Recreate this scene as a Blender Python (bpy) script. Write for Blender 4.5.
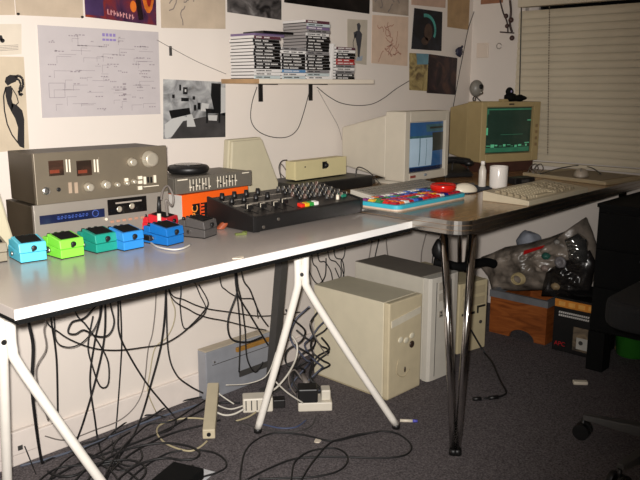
import bpy, bmesh, math, random
from mathutils import Vector, Matrix
R = math.radians
for o in list(bpy.data.objects):
    bpy.data.objects.remove(o)
scene = bpy.context.scene
col = scene.collection

# ------------------------------------------------------------------ camera, light, exposure
CAM = Vector((0, 0, 1.17))
YAW, PITCH, FPX = R(-47.0), R(-11.9), 735.0
cd = bpy.data.cameras.new('camera')
cd.sensor_width = 36.0
cd.lens = FPX / 640 * 36.0
cd.clip_start = 0.05
cam = bpy.data.objects.new('camera', cd)
cam.location = CAM
cam.rotation_euler = (R(90) + PITCH, 0, YAW)
col.objects.link(cam)
scene.camera = cam

world = bpy.data.worlds.new('world')
scene.world = world
world.use_nodes = True
bg = world.node_tree.nodes['Background']
bg.inputs[0].default_value = (1.0, 0.86, 0.72, 1)
bg.inputs[1].default_value = 0.055

# the camera's own flash: just above the lens, its cone aimed a little to the left of the picture's middle
fl = bpy.data.lights.new('camera_flash', 'SPOT')
fl.energy = 330
fl.color = (1.0, 0.955, 0.91)
fl.shadow_soft_size = 0.018
fl.spot_size = R(86)
fl.spot_blend = 1.0
flo = bpy.data.objects.new('camera_flash', fl)
flo.location = (0.0, 0.03, 1.195)
FLASH_AIM = Vector((1.50, 2.15, 0.80))
flo.rotation_euler = (FLASH_AIM - flo.location).to_track_quat('-Z', 'Y').to_euler()
col.objects.link(flo)

vs = scene.view_settings
scene.display_settings.display_device = 'sRGB'
vs.view_transform = 'Standard'
vs.look = 'None'
vs.gamma = 1
vs.use_curve_mapping = False
vs.exposure = 0.0

# ------------------------------------------------------------------ measuring helpers (a sight line met with a real plane)
ROT = Matrix.Rotation(YAW, 3, 'Z') @ Matrix.Rotation(R(90) + PITCH, 3, 'X')


def ray(px, py):
    return ROT @ Vector(((px - 320) / FPX, -(py - 240) / FPX, -1.0))


def onz(px, py, z):
    r = ray(px, py)
    return CAM + r * ((z - CAM.z) / r.z)


def ony(px, py, y):
    r = ray(px, py)
    return CAM + r * ((y - CAM.y) / r.y)


def onx(px, py, x):
    r = ray(px, py)
    return CAM + r * ((x - CAM.x) / r.x)


# ------------------------------------------------------------------ materials
def lin(c):
    return tuple((v / 12.92 if v <= 0.04045 else ((v + 0.055) / 1.055) ** 2.4) for v in c)


MATS = {}


def mat(name, rgb, rough=0.5, metal=0.0, var=0.06, scale=18.0, emit=0.0, emit_rgb=None, spec=0.5, bump=0.0, coat=0.0, alpha=1.0):
    """rgb as 0-255 sRGB; a little procedural mottling (var) of the thing's own colour."""
    if name in MATS:
        return MATS[name]
    m = bpy.data.materials.new(name)
    m.use_nodes = True
    nt = m.node_tree
    b = nt.nodes['Principled BSDF']
    c = lin(tuple(v / 255 for v in rgb))
    b.inputs['Base Color'].default_value = (*c, 1)
    b.inputs['Roughness'].default_value = rough
    b.inputs['Metallic'].default_value = metal
    b.inputs['Specular IOR Level'].default_value = spec
    b.inputs['Coat Weight'].default_value = coat
    b.inputs['Alpha'].default_value = alpha
    if var > 0:
        tc = nt.nodes.new('ShaderNodeTexCoord')
        n = nt.nodes.new('ShaderNodeTexNoise')
        n.inputs['Scale'].default_value = scale
        n.inputs['Detail'].default_value = 4
        rp = nt.nodes.new('ShaderNodeValToRGB')
        lo = tuple(max(0, v * (1 - var * 1.6)) for v in c)
        hi = tuple(min(1, v * (1 + var * 1.6)) for v in c)
        rp.color_ramp.elements[0].position = 0.3
        rp.color_ramp.elements[1].position = 0.7
        rp.color_ramp.elements[0].color = (*lo, 1)
        rp.color_ramp.elements[1].color = (*hi, 1)
        nt.links.new(tc.outputs['Object'], n.inputs['Vector'])
        nt.links.new(n.outputs['Fac'], rp.inputs['Fac'])
        nt.links.new(rp.outputs['Color'], b.inputs['Base Color'])
        if bump > 0:
            bp = nt.nodes.new('ShaderNodeBump')
            bp.inputs['Strength'].default_value = bump
            bp.inputs['Distance'].default_value = 0.004
            nt.links.new(n.outputs['Fac'], bp.inputs['Height'])
            nt.links.new(bp.outputs['Normal'], b.inputs['Normal'])
    if emit > 0:
        e = lin(tuple(v / 255 for v in (emit_rgb or rgb)))
        b.inputs['Emission Color'].default_value = (*e, 1)
        b.inputs['Emission Strength'].default_value = emit
    MATS[name] = m
    return m


def mat_ramp(name, stops, scale=6.0, rough=0.6, distortion=1.5, detail=5, stretch=(1, 1, 1), seed=0.0, spec=0.3):
    """a printed picture or wood: noise through a ramp of several colours."""
    if name in MATS:
        return MATS[name]
    m = bpy.data.materials.new(name)
    m.use_nodes = True
    nt = m.node_tree
    b = nt.nodes['Principled BSDF']
    b.inputs['Roughness'].default_value = rough
    b.inputs['Specular IOR Level'].default_value = spec
    tc = nt.nodes.new('ShaderNodeTexCoord')
    mp = nt.nodes.new('ShaderNodeMapping')
    mp.inputs['Scale'].default_value = stretch
    mp.inputs['Location'].default_value = (seed, seed * 0.7, seed * 0.3)
    n = nt.nodes.new('ShaderNodeTexNoise')
    n.inputs['Scale'].default_value = scale
    n.inputs['Detail'].default_value = detail
    n.inputs['Distortion'].default_value = distortion
    rp = nt.nodes.new('ShaderNodeValToRGB')
    el = rp.color_ramp.elements
    while len(el) < len(stops):
        el.new(0.5)
    for e, (p, c) in zip(el, stops):
        e.position = p
        e.color = (*lin(tuple(v / 255 for v in c)), 1)
    nt.links.new(tc.outputs['Object'], mp.inputs['Vector'])
    nt.links.new(mp.outputs['Vector'], n.inputs['Vector'])
    nt.links.new(n.outputs['Fac'], rp.inputs['Fac'])
    nt.links.new(rp.outputs['Color'], b.inputs['Base Color'])
    MATS[name] = m
    return m


WALL = mat('cream_wall', (224, 214, 204), 0.75, var=0.02, scale=2.5, bump=0.05)
SKIRT = mat('skirting_paint', (226, 215, 206), 0.5, var=0.02)
CARPET = mat('carpet', (99, 93, 94), 0.95, var=0.34, scale=190, spec=0.05, bump=0.6)
WHITE_LAM = mat('white_laminate', (184, 174, 167), 0.22, var=0.01, spec=0.5)
WHITE_EDGE = mat('white_edge', (245, 242, 238), 0.4, var=0.0)
WHITE_METAL = mat('white_metal', (238, 232, 222), 0.4, var=0.02)
BLACK = mat('black_plastic', (22, 21, 21), 0.45, var=0.1)
BLACK_MATT = mat('black_matt', (9, 9, 9), 0.8, var=0.1, spec=0.2)
RUBBER = mat('cable_rubber', (20, 19, 20), 0.55, var=0.0)
CABLE_GREY = mat('cable_grey', (120, 112, 106), 0.5, var=0.0)
CABLE_WHITE = mat('cable_white', (206, 200, 188), 0.5, var=0.0)
CABLE_BEIGE = mat('cable_beige', (176, 164, 132), 0.5, var=0.0)
CHROME = mat('chrome', (215, 212, 208), 0.16, metal=1.0, var=0.0)
STEEL = mat('brushed_steel', (180, 176, 170), 0.35, metal=1.0, var=0.03)
BEIGE = mat('beige_case', (206, 194, 166), 0.5, var=0.02)
BEIGE_D = mat('beige_case_dark', (182, 168, 136), 0.5, var=0.03)
GREYCASE = mat('grey_case', (196, 190, 178), 0.5, var=0.02)
IVORY = mat('ivory_plastic', (206, 194, 148), 0.5, var=0.02)
DARKGREY = mat('dark_grey', (62, 60, 58), 0.5, var=0.06)


# ------------------------------------------------------------------ mesh builder
class MB:
    def __init__(s):
        s.v, s.f, s.m, s.sm = [], [], [], []

    def add(s, vs_, fs, mi=0, smooth=False):
        k = len(s.v)
        s.v += [tuple(v) for v in vs_]
        for f in fs:
            s.f.append(tuple(i + k for i in f))
            s.m.append(mi)
            s.sm.append(smooth)
        return s

    def box(s, a, b, mi=0, rot=0.0, pivot=None):
        x0, x1 = sorted((a[0], b[0])); y0, y1 = sorted((a[1], b[1])); z0, z1 = sorted((a[2], b[2]))
        P = [(x0, y0, z0), (x1, y0, z0), (x1, y1, z0), (x0, y1, z0), (x0, y0, z1), (x1, y0, z1), (x1, y1, z1), (x0, y1, z1)]
        if rot:
            M = Matrix.Rotation(rot, 3, 'Z')
            c = Vector(pivot or ((x0 + x1) / 2, (y0 + y1) / 2, 0))
            P = [M @ (Vector(p) - c) + c for p in P]
        return s.add(P, [(0, 3, 2, 1), (4, 5, 6, 7), (0, 1, 5, 4), (1, 2, 6, 5), (2, 3, 7, 6), (3, 0, 4, 7)], mi)

    def hexa(s, P, mi=0):
        """8 corners: bottom ring 0-3 counter-clockwise, top ring 4-7."""
        return s.add(P, [(0, 3, 2, 1), (4, 5, 6, 7), (0, 1, 5, 4), (1, 2, 6, 5), (2, 3, 7, 6), (3, 0, 4, 7)], mi)

    def prism(s, poly, z0, z1, mi=0, smooth=False):
        n = len(poly)
        P = [(x, y, z0) for x, y in poly] + [(x, y, z1) for x, y in poly]
        s.add(P, [tuple(range(n - 1, -1, -1)), tuple(range(n, 2 * n))], mi)
        return s.add(P, [(i, (i + 1) % n, n + (i + 1) % n, n + i) for i in range(n)], mi, smooth)

    def prism_y(s, poly, y0, y1, mi=0, smooth=False):
        """polygon in x,z extruded along y."""
        n = len(poly)
        P = [(x, y0, z) for x, z in poly] + [(x, y1, z) for x, z in poly]
        s.add(P, [tuple(range(n)), tuple(range(2 * n - 1, n - 1, -1))], mi)
        return s.add(P, [(i, n + i, n + (i + 1) % n, (i + 1) % n) for i in range(n)], mi, smooth)

    def cyl(s, p, q, r, r2=None, n=14, mi=0, caps=True):
        p, q = Vector(p), Vector(q)
        r2 = r if r2 is None else r2
        d = (q - p).normalized()
        a = d.orthogonal().normalized(); b = d.cross(a)
        P = []
        for c, rr in ((p, r), (q, r2)):
            for i in range(n):
                t = 2 * math.pi * i / n
                P.append(c + (a * math.cos(t) + b * math.sin(t)) * rr)
        s.add(P, [(i, (i + 1) % n, n + (i + 1) % n, n + i) for i in range(n)], mi, True)
        if caps:
            s.add(P, [tuple(range(n - 1, -1, -1)), tuple(range(n, 2 * n))], mi)
        return s

    def tube(s, pts, r, n=7, mi=0):
        pts = [Vector(p) for p in pts]
        rings = []
        up = None
        for i, p in enumerate(pts):
            d = (pts[min(i + 1, len(pts) - 1)] - pts[max(i - 1, 0)])
            if d.length < 1e-7:
                d = Vector((0, 0, 1))
            d.normalize()
            if up is None:
                a = d.orthogonal().normalized()
            else:
                a = up - d * up.dot(d)
                a = a.normalized() if a.length > 1e-6 else d.orthogonal().normalized()
            up = a
            b = d.cross(a)
            rings.append([p + (a * math.cos(2 * math.pi * k / n) + b * math.sin(2 * math.pi * k / n)) * r for k in range(n)])
        P = [v for g in rings for v in g]
        F = []
        for i in range(len(rings) - 1):
            for k in range(n):
                F.append((i * n + k, i * n + (k + 1) % n, (i + 1) * n + (k + 1) % n, (i + 1) * n + k))
        s.add(P, F, mi, True)
        s.add(P, [tuple(range(n - 1, -1, -1)), tuple(range((len(rings) - 1) * n, len(rings) * n))], mi)
        return s

    def lathe(s, prof, c=(0, 0, 0), n=28, mi=0, axis='Z', smooth=True):
        c = Vector(c)
        P = []
        for r, h in prof:
            for k in range(n):
                t = 2 * math.pi * k / n
                x, y = r * math.cos(t), r * math.sin(t)
                P.append(c + (Vector((x, y, h)) if axis == 'Z' else Vector((x, -h, y)) if axis == '-Y' else Vector((h, x, y))))
        F = []
        m = len(prof)
        for i in range(m - 1):
            for k in range(n):
                F.append((i * n + k, i * n + (k + 1) % n, (i + 1) * n + (k + 1) % n, (i + 1) * n + k))
        s.add(P, F, mi, smooth)
        s.add(P, [tuple(range(n - 1, -1, -1)), tuple(range((m - 1) * n, m * n))], mi)
        return s

    def ball(s, c, r, mi=0, nu=16, nv=10, warp=None):
        c = Vector(c)
        rx, ry, rz = r if hasattr(r, '__len__') else (r, r, r)
        P = []
        for j in range(1, nv):
            ph = math.pi * j / nv
            for i in range(nu):
                t = 2 * math.pi * i / nu
                d = Vector((math.sin(ph) * math.cos(t), math.sin(ph) * math.sin(t), math.cos(ph)))
                w = warp(d) if warp else 1.0
                P.append(c + Vector((d.x * rx, d.y * ry, d.z * rz)) * w)
        k = len(P)
        P.append(c + Vector((0, 0, rz * (warp(Vector((0, 0, 1))) if warp else 1))))
        P.append(c - Vector((0, 0, rz * (warp(Vector((0, 0, -1))) if warp else 1))))
        F = []
        for j in range(nv - 2):
            for i in range(nu):
                F.append((j * nu + i, (j + 1) * nu + i, (j + 1) * nu + (i + 1) % nu, j * nu + (i + 1) % nu))
        for i in range(nu):
            F.append((k, i, (i + 1) % nu))
            F.append((k + 1, (nv - 2) * nu + (i + 1) % nu, (nv - 2) * nu + i))
        return s.add(P, F, mi, True)

    def build(s, name, mats, parent=None, world=False, bevel=0.0, seg=2, loc=None, rot=0.0, subsurf=0):
        """ONE mesh object. world=True: points are in room coordinates; the object gets an origin at its own base."""
        if not isinstance(mats, (list, tuple)):
            mats = [mats]
        V = [Vector(v) for v in s.v]
        if world:
            if parent is not None:
                root = parent
                chain = []
                while root is not None:
                    chain.append(root); root = root.parent
                M = Matrix.Identity(4)
                for q in reversed(chain):
                    M = M @ (Matrix.Translation(q.location) @ q.rotation_euler.to_matrix().to_4x4())
                Mi = M.inverted()
                V = [Mi @ v for v in V]
            else:
                lo = Vector((sum(v.x for v in V) / len(V), sum(v.y for v in V) / len(V), min(v.z for v in V)))
                V = [v - lo for v in V]
                loc = lo
        me = bpy.data.meshes.new(name)
        me.from_pydata([tuple(v) for v in V], [], s.f)
        for m in mats:
            me.materials.append(m)
        me.polygons.foreach_set('material_index', s.m)
        me.polygons.foreach_set('use_smooth', s.sm)
        me.update()
        bm = bmesh.new(); bm.from_mesh(me)
        bmesh.ops.remove_doubles(bm, verts=bm.verts, dist=1e-6)
        bmesh.ops.recalc_face_normals(bm, faces=bm.faces)
        bm.to_mesh(me); bm.free()
        o = bpy.data.objects.new(name, me)
        col.objects.link(o)
        if parent is not None:
            o.parent = parent
        if loc is not None:
            o.location = loc
        if rot:
            o.rotation_euler = (0, 0, rot)
        if bevel > 0:
            b = o.modifiers.new('bevel', 'BEVEL')
            b.width = bevel; b.segments = seg; b.limit_method = 'ANGLE'; b.angle_limit = R(50)
        if subsurf:
            b = o.modifiers.new('subsurf', 'SUBSURF'); b.levels = subsurf; b.render_levels = subsurf
        return o


def tag(o, label, cat, group=None, kind=None):
    if label: o['label'] = label
    if cat: o['category'] = cat
    if group: o['group'] = group
    if kind: o['kind'] = kind
    return o


def thing(name, label, cat, loc=(0, 0, 0), rot=0.0, group=None):
    o = bpy.data.objects.new(name, None)
    o.empty_display_size = 0.02
    o.location = loc; o.rotation_euler = (0, 0, rot)
    col.objects.link(o)
    return tag(o, label, cat, group)


def structure(mb, name, m, **k):
    o = mb.build(name, m, **k)
    o['kind'] = 'structure'
    return o


def spline(pts, sub=6):
    pts = [Vector(p) for p in pts]
    if len(pts) < 3:
        return pts
    out = []
    for i in range(len(pts) - 1):
        p0 = pts[max(i - 1, 0)]; p1 = pts[i]; p2 = pts[i + 1]; p3 = pts[min(i + 2, len(pts) - 1)]
        for k in range(sub):
            t = k / sub
            out.append(0.5 * ((2 * p1) + (p2 - p0) * t + (2 * p0 - 5 * p1 + 4 * p2 - p3) * t * t + (3 * p1 - p0 - 3 * p2 + p3) * t ** 3))
    out.append(pts[-1])
    return out


def face_at(loc, rot):
    """returns f(px,py)->(x,z) on the front plane of a box whose front-left bottom corner is loc and which is turned by rot."""
    L = Vector(loc)
    n = Matrix.Rotation(rot, 3, 'Z') @ Vector((0, -1, 0))
    ux = Matrix.Rotation(rot, 3, 'Z') @ Vector((1, 0, 0))

    def f(px, py):
        r = ray(px, py)
        t = (L - CAM).dot(n) / r.dot(n)
        P = CAM + r * t - L
        return P.dot(ux), P.z
    return f


def lettering(name, text, m, parent, size, matrix, depth=0.0006):
    cu = bpy.data.curves.new(name, 'FONT')
    cu.body = text; cu.size = size; cu.extrude = depth; cu.align_x = 'LEFT'
    tmp = bpy.data.objects.new(name + '_tmp', cu)
    col.objects.link(tmp)
    dg = bpy.context.evaluated_depsgraph_get()
    me = bpy.data.meshes.new_from_object(tmp.evaluated_get(dg))
    bpy.data.objects.remove(tmp); bpy.data.curves.remove(cu)
    me.materials.clear(); me.materials.append(m)
    me.transform(matrix)
    o = bpy.data.objects.new(name, me)
    col.objects.link(o)
    o.parent = parent
    return o


# ================================================================== THE ROOM
WY, WX = 2.15, 3.48
structure(MB().box((-0.8, WY, 0), (WX + 0.12, WY + 0.12, 2.5)), 'wall_left', WALL, world=True)
mb = MB()
mb.box((WX, -1.6, 0), (WX + 0.12, WY, 0.84)); mb.box((WX, -1.6, 1.72), (WX + 0.12, WY, 2.5))
mb.box((WX, 1.85, 0.84), (WX + 0.12, WY, 1.72)); mb.box((WX, -1.6, 0.84), (WX + 0.12, 0.2, 1.72))
structure(mb, 'wall_right', WALL, world=True)
structure(MB().box((-0.8, -1.6, -0.05), (WX + 0.12, WY + 0.12, 0)), 'floor', CARPET, world=True)
structure(MB().box((-0.92, -1.72, 0), (-0.80, WY + .12, 2.5)), 'wall_side', WALL, world=True)
structure(MB().box((-0.80, -1.72, 0), (WX + 0.12, -1.60, 2.5)), 'wall_back', WALL, world=True)
structure(MB().box((-0.92, -1.72, 2.5), (WX + 0.12, WY + .12, 2.56)), 'ceiling', mat('ceiling_paint', (220, 212, 200), .8, var=.01), world=True)
structure(MB().box((-0.8, WY - 0.016, 0), (WX, WY, 0.096)), 'baseboard_left', SKIRT, world=True, bevel=0.004)
structure(MB().box((WX - 0.014, -1.6, 0), (WX, WY - 0.016, 0.096)), 'baseboard_right', SKIRT, world=True, bevel=0.004)
wn = structure(MB().box((WX + 0.06, 0.2, 0.84), (WX + 0.066, 1.85, 1.72)), 'window_1', mat('night_glass', (18, 18, 20), 0.1, var=0), world=True)
mb = MB()
for a, b in (((WX + 0.04, 0.2, 0.84), (WX + 0.09, 1.85, 0.88)), ((WX + 0.04, 0.2, 1.68), (WX + 0.09, 1.85, 1.72)),
             ((WX + 0.04, 0.2, 0.88), (WX + 0.09, 0.25, 1.68)), ((WX + 0.04, 1.80, 0.88), (WX + 0.09, 1.85, 1.68))):
    mb.box(a, b)
mb.build('window_frame', SKIRT, parent=wn, world=True)

# ------------------------------------------------------------------ venetian blind
bl = thing('venetian_blind', 'closed cream venetian blind covering the window behind the desk', 'blind', (WX - 0.02, 1.02, 0.8))
BLM = mat('blind_slat', (206, 194, 170), 0.55, var=0.03, scale=4)
mb = MB()
ZR = 1.545
z = 0.80
while z < ZR - .035:
    x0 = WX - 0.030; x1 = WX - 0.008
    prof = [(x0 + .002, z), (x0 - 0.001, z + 0.010), (x0 + 0.001, z + 0.024), (x0 + .0115, z + 0.0385)]
    for (xa, za), (xb, zb) in zip(prof, prof[1:]):
        mb.add([(xa, 0.16, za), (xa, 1.868, za), (xb, 1.868, zb), (xb, 0.16, zb)], [(0, 1, 2, 3)], 0, True)
        mb.add([(xa + .0012, 0.16, za), (xa + .0012, 1.868, za), (xb + .0012, 1.868, zb), (xb + .0012, 0.16, zb)], [(3, 2, 1, 0)], 0, True)
    z += 0.0345
mb.build('slats', BLM, bl, world=True)
MB().box((WX - 0.050, 0.16, ZR), (WX - 0.002, 1.868, ZR + .045)).build('headrail', BLM, bl, world=True, bevel=0.003)
MB().box((WX - .034, .16, ZR + .0455), (WX - .004, 1.868, 1.70)).build('valance', BLM, bl, world=True, bevel=.004)
MB().box((WX - 0.036, 0.16, 0.775), (WX - 0.010, 1.868, 0.793)).build('bottom_rail', BLM, bl, world=True, bevel=0.003)
mb = MB()
for i in range(60):
    p = onx(549.5 - i * 0.03, 2 + i * 2.55, WX - 0.042)
    mb.ball(p, 0.0035, nu=6, nv=4)
mb.tube([onx(549.5, 2, WX - 0.042), onx(547.7, 155, WX - 0.042)], 0.001, n=5)
mb.build('bead_cord', mat('bead_cord', (120, 108, 92), 0.5, var=0), bl, world=True)
MB().tube([onx(521.5, 2, WX - 0.035), onx(520.6, 48, WX - 0.035), onx(519.4, 100, WX - 0.035)], 0.003).build('side_cord', DARKGREY, bl, world=True)

# ================================================================== PAPERS ON THE WALL
TAN = mat('tan_paper', (190, 172, 150), 0.7, var=0.06, scale=14)
PALE = mat('pale_paper', (214, 202, 184), 0.7, var=0.03)
INK = mat('pencil_grey', (128, 116, 110), 0.8, var=0)
INKB = mat('black_ink', (26, 22, 24), 0.7, var=0)


def paper(name, label, cat, corners, m, group='papers pinned to the wall', off=0.0):
    """corners (x,z) on the left wall clockwise from top-left -> a thin sheet with its own thickness; returns the object and a
    function that maps (u,v) in 0..1 (v downwards) to a point just proud of the sheet."""
    tl, tr, br, bl_ = [Vector((c[0], 0, c[1])) for c in corners]
    y0 = WY - 0.0012 - off

    def P(u, v, lift=0.0):
        p = tl.lerp(tr, u).lerp(bl_.lerp(br, u), v)
        return Vector((p.x, y0 - 0.0016 - lift, p.z))
    mb = MB()
    f = [P(0, 0), P(1, 0), P(1, 1), P(0, 1)]
    bk = [p + Vector((0, 0.0016, 0)) for p in f]
    mb.add(f + bk, [(3, 2, 1, 0), (4, 5, 6, 7), (0, 1, 5, 4), (1, 2, 6, 5), (2, 3, 7, 6), (3, 0, 4, 7)], 0)
    return mb, P


def stroke(mb, P, uv, w, mi, lift=0.0003):
    """a drawn line: flat ribbon of width w metres following uv points."""
    pts = [P(u, v, lift) for u, v in uv]
    for a, b in zip(pts, pts[1:]):
        d = (b - a)
        if d.length < 1e-6: continue
        d.normalize()
        n = Vector((-d.z, 0, d.x)) * (w / 2)
        mb.add([a - n, b - n, b + n, a + n], [(0, 1, 2, 3)], mi)


def patch(mb, P, uv, mi, lift=0.0003):
    mb.add([P(u, v, lift) for u, v in uv], [tuple(range(len(uv)))], mi)


def ellipse(u, v, ru, rv, n=14, a0=0.0):
    return [(u + ru * math.cos(2 * math.pi * i / n + a0), v + rv * math.sin(2 * math.pi * i / n + a0)) for i in range(n)]


rng = random.Random(5)
GP = 'papers pinned to the wall'
# wiring diagram
mb, P = paper('schematic', '', '', [(1.080, 1.344), (1.505, 1.345), (1.499, 1.073), (1.073, 1.073)], None)
for k in range(46):
    u, v = rng.uniform(.08, .85), rng.uniform(.08, .9)
    L = rng.uniform(.04, .16)
    stroke(mb, P, [(u, v), (min(u + L, .97), v)], 0.0012, 1)
    if rng.random() < .6:
        stroke(mb, P, [(u, v), (u, min(v + rng.uniform(.03, .1), .95))], 0.0012, 1)
for k in range(60):
    u, v = rng.uniform(.06, .93), rng.uniform(.06, .93)
    w_ = rng.uniform(.008, .02)
    for q in range(rng.randint(1, 4)):
        patch(mb, P, [(u + q * w_ * 1.5, v), (u + q * w_ * 1.5 + w_, v), (u + q * w_ * 1.5 + w_, v + .012), (u + q * w_ * 1.5, v + .012)], 1)
for q in range(4):
    patch(mb, P, [(.50 + q * .03, .05), (.522 + q * .03, .05), (.522 + q * .03, .085), (.50 + q * .03, .085)], 2)
    patch(mb, P, [(.50 + q * .03, .11), (.525 + q * .03, .11), (.525 + q * .03, .135), (.50 + q * .03, .135)], 2)
for v in (.62, .68, .74, .80):
    patch(mb, P, [(.66, v), (.69, v), (.69, v + .02), (.66, v + .02)], 1)
stroke(mb, P, [(.06, .62), (.18, .62), (.18, .78), (.06, .78), (.06, .62)], .0015, 1)
stroke(mb, P, [(.30, .08), (.30, .2), (.5, .2)], .0015, 1)
o = mb.build('schematic', [mat('diagram_paper', (188, 180, 180), 0.7, var=0.02), mat('diagram_ink', (148, 138, 142), 0.8, var=0), mat('violet_ink', (138, 122, 176), 0.8, var=0)], world=True)
tag(o, 'large grey wiring diagram sheet pinned to the wall above the amplifier', 'diagram', GP)
# black and white photo of a room
mb, P = paper('photo', '', '', [(1.517, 1.190), (1.791, 1.181), (1.784, .980), (1.507, .987)], None)
PH = [mat_ramp('photo_greys', [(.3, (95, 95, 95)), (.5, (150, 150, 150)), (.7, (190, 190, 188))], scale=14, rough=.35), mat('photo_black', (20, 20, 22), .35, var=0),
      mat('photo_dark', (62, 60, 60), .35, var=.2), mat('photo_white', (190, 189, 186), .35, var=0), mat('photo_mid', (118, 116, 114), .35, var=.2)]
patch(mb, P, [(.30, .70), (1, .55), (1, 1), (.1, 1)], 2)
patch(mb, P, [(.02, .75), (.2, .60), (.52, .66), (.40, .85), (.05, .99), (.02, .97)], 3, .0002)
patch(mb, P, [(.08, .52), (.40, .47), (.42, .58), (.12, .66)], 1)
patch(mb, P, [(.36, .60), (.44, .58), (.50, .80), (.36, .80)], 3, .0005)
patch(mb, P, [(.76, .03), (.92, .03), (.93, .55), (.80, .50), (.75, .25)], 1, .0002)
patch(mb, P, [(.66, .48), (.90, .50), (.91, .57), (.67, .56)], 1, .0005)
for a in (.67, .88):
    patch(mb, P, [(a, .5), (a + .03, .5), (a + .03, .74), (a, .74)], 1, .0006)
patch(mb, P, [(.70, .60), (.86, .60), (.85, .70), (.71, .69)], 3, .0007)
patch(mb, P, [(.92, .1), (1, .1), (1, .62), (.92, .58)], 3)
for u, v, a, b in ((.24, .08, .03, .1), (.30, .12, .07, .12), (.44, .10, .03, .05), (.13, .25, .04, .06), (.27, .30, .12, .06), (.45, .27, .04, .06), (.47, .42, .04, .1), (.53, .38, .05, .12)):
    patch(mb, P, [(u, v), (u + a, v), (u + a, v + b), (u, v + b)], 1 if b > .055 else 4, .0004)
patch(mb, P, [(.325, .155), (.35, .155), (.35, .20), (.325, .20)], 3, .0006)
patch(mb, P, [(.60, .38), (.72, .40), (.70, .54), (.58, .52)], 3, .0004)
o = mb.build('photograph', PH, world=True)
tag(o, 'black and white photograph of a bedroom taped below the wall diagram', 'photograph', GP)
# colourful poster
mb, P = paper('p', '', '', [(1.240, 1.60), (1.506, 1.60), (1.499, 1.366), (1.238, 1.377)], None)
PM = [mat_ramp('poster_purple', [(.3, (50, 30, 52)), (.45, (74, 42, 66)), (.6, (122, 44, 40)), (.75, (160, 70, 30))], scale=9, rough=.35, seed=3), mat('poster_orange', (206, 108, 40), .35, var=.25),
      mat('poster_red', (150, 36, 30), .35, var=.25), mat('poster_black', (34, 20, 22), .35, var=0), mat('poster_pink', (210, 150, 150), .35, var=0), mat('poster_violet', (64, 46, 80), .35, var=.2)]
patch(mb, P, [(0, .35), (.22, .3), (.25, .96), (0, .97)], 5)
patch(mb, P, ellipse(.55, .55, .12, .14), 2, .0002)
patch(mb, P, ellipse(.56, .52, .05, .10), 1, .0004)
patch(mb, P, ellipse(.66, .78, .045, .08), 1, .0004)
patch(mb, P, ellipse(.88, .55, .09, .30), 1, .0003)
patch(mb, P, ellipse(.89, .60, .04, .16), 2, .0005)
stroke(mb, P, [(.74, .3), (.72, .6), (.77, .95)], .02, 3, .0005)
for k in range(9):
    u = .30 + k * .043; v = .86 + k * .004
    stroke(mb, P, [(u, v), (u, v + .07)], .0035, 4, .0006)
    stroke(mb, P, [(u, v + (.0 if k % 2 else .065)), (u + .022, v + (.03 if k % 3 else .065))], .003, 4, .0006)
o = mb.build('poster', PM, world=True)
tag(o, 'purple and orange film poster with pink lettering above the wall diagram', 'poster', GP)


def plain(name, label, cat, cs, m, deco=None, extra=(), off=0.0):
    mb, P = paper(name, '', '', cs, None, off=off)
    if deco: deco(mb, P)
    o = mb.build(name, [m, *extra], world=True)
    return tag(o, label, cat, GP)


def squiggle(seed, n, w, mi=1, box_=(.1, .1, .9, .9)):
    def f(mb, P):
        r_ = random.Random(seed)
        for k in range(n):
            u, v = r_.uniform(box_[0], box_[2]), r_.uniform(box_[1], box_[3])
            a = r_.uniform(0, 6.28); pts = [(u, v)]
            for q in range(7):
                a += r_.uniform(-.8, .8)
                u += .035 * math.cos(a); v += .05 * math.sin(a)
                u = min(max(u, .04), .96); v = min(max(v, .04), .96)
                pts.append((u, v))
            stroke(mb, P, pts, w, mi)
    return f


plain('drawing', 'tan paper sheet high on the wall, partly cut off by the corner of view', 'drawing', [(.80, 1.60), (1.018, 1.60), (1.015, 1.368), (.80, 1.352)], TAN)
plain('drawing', 'blank tan paper sheet on the wall between another tan sheet and purple poster', 'drawing', [(1.022, 1.60), (1.236, 1.60), (1.231, 1.373), (1.018, 1.368)], TAN)
plain('drawing', 'tan sheet with grey pencil sketch beside the purple poster', 'drawing', [(1.523, 1.60), (1.804, 1.60), (1.798, 1.370), (1.518, 1.359)], TAN, squiggle(4, 12, .004, box_=(.25, .2, .55, .85)), [INK])


def head(mb, P):
    patch(mb, P, ellipse(.38, .45, .05, .10), 1)
    patch(mb, P, ellipse(.42, .53, .07, .07), 1)
    for k in range(4):
        stroke(mb, P, [(.2, .70 + k * .05), (.9, .69 + k * .05)], .0012, 2)


plain('drawing', 'small white paper with a dark spot above the dancer drawing', 'drawing', [(.930, 1.338), (1.031, 1.344), (1.024, 1.259), (.930, 1.250)], PALE, head, [INKB, INK])


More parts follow.
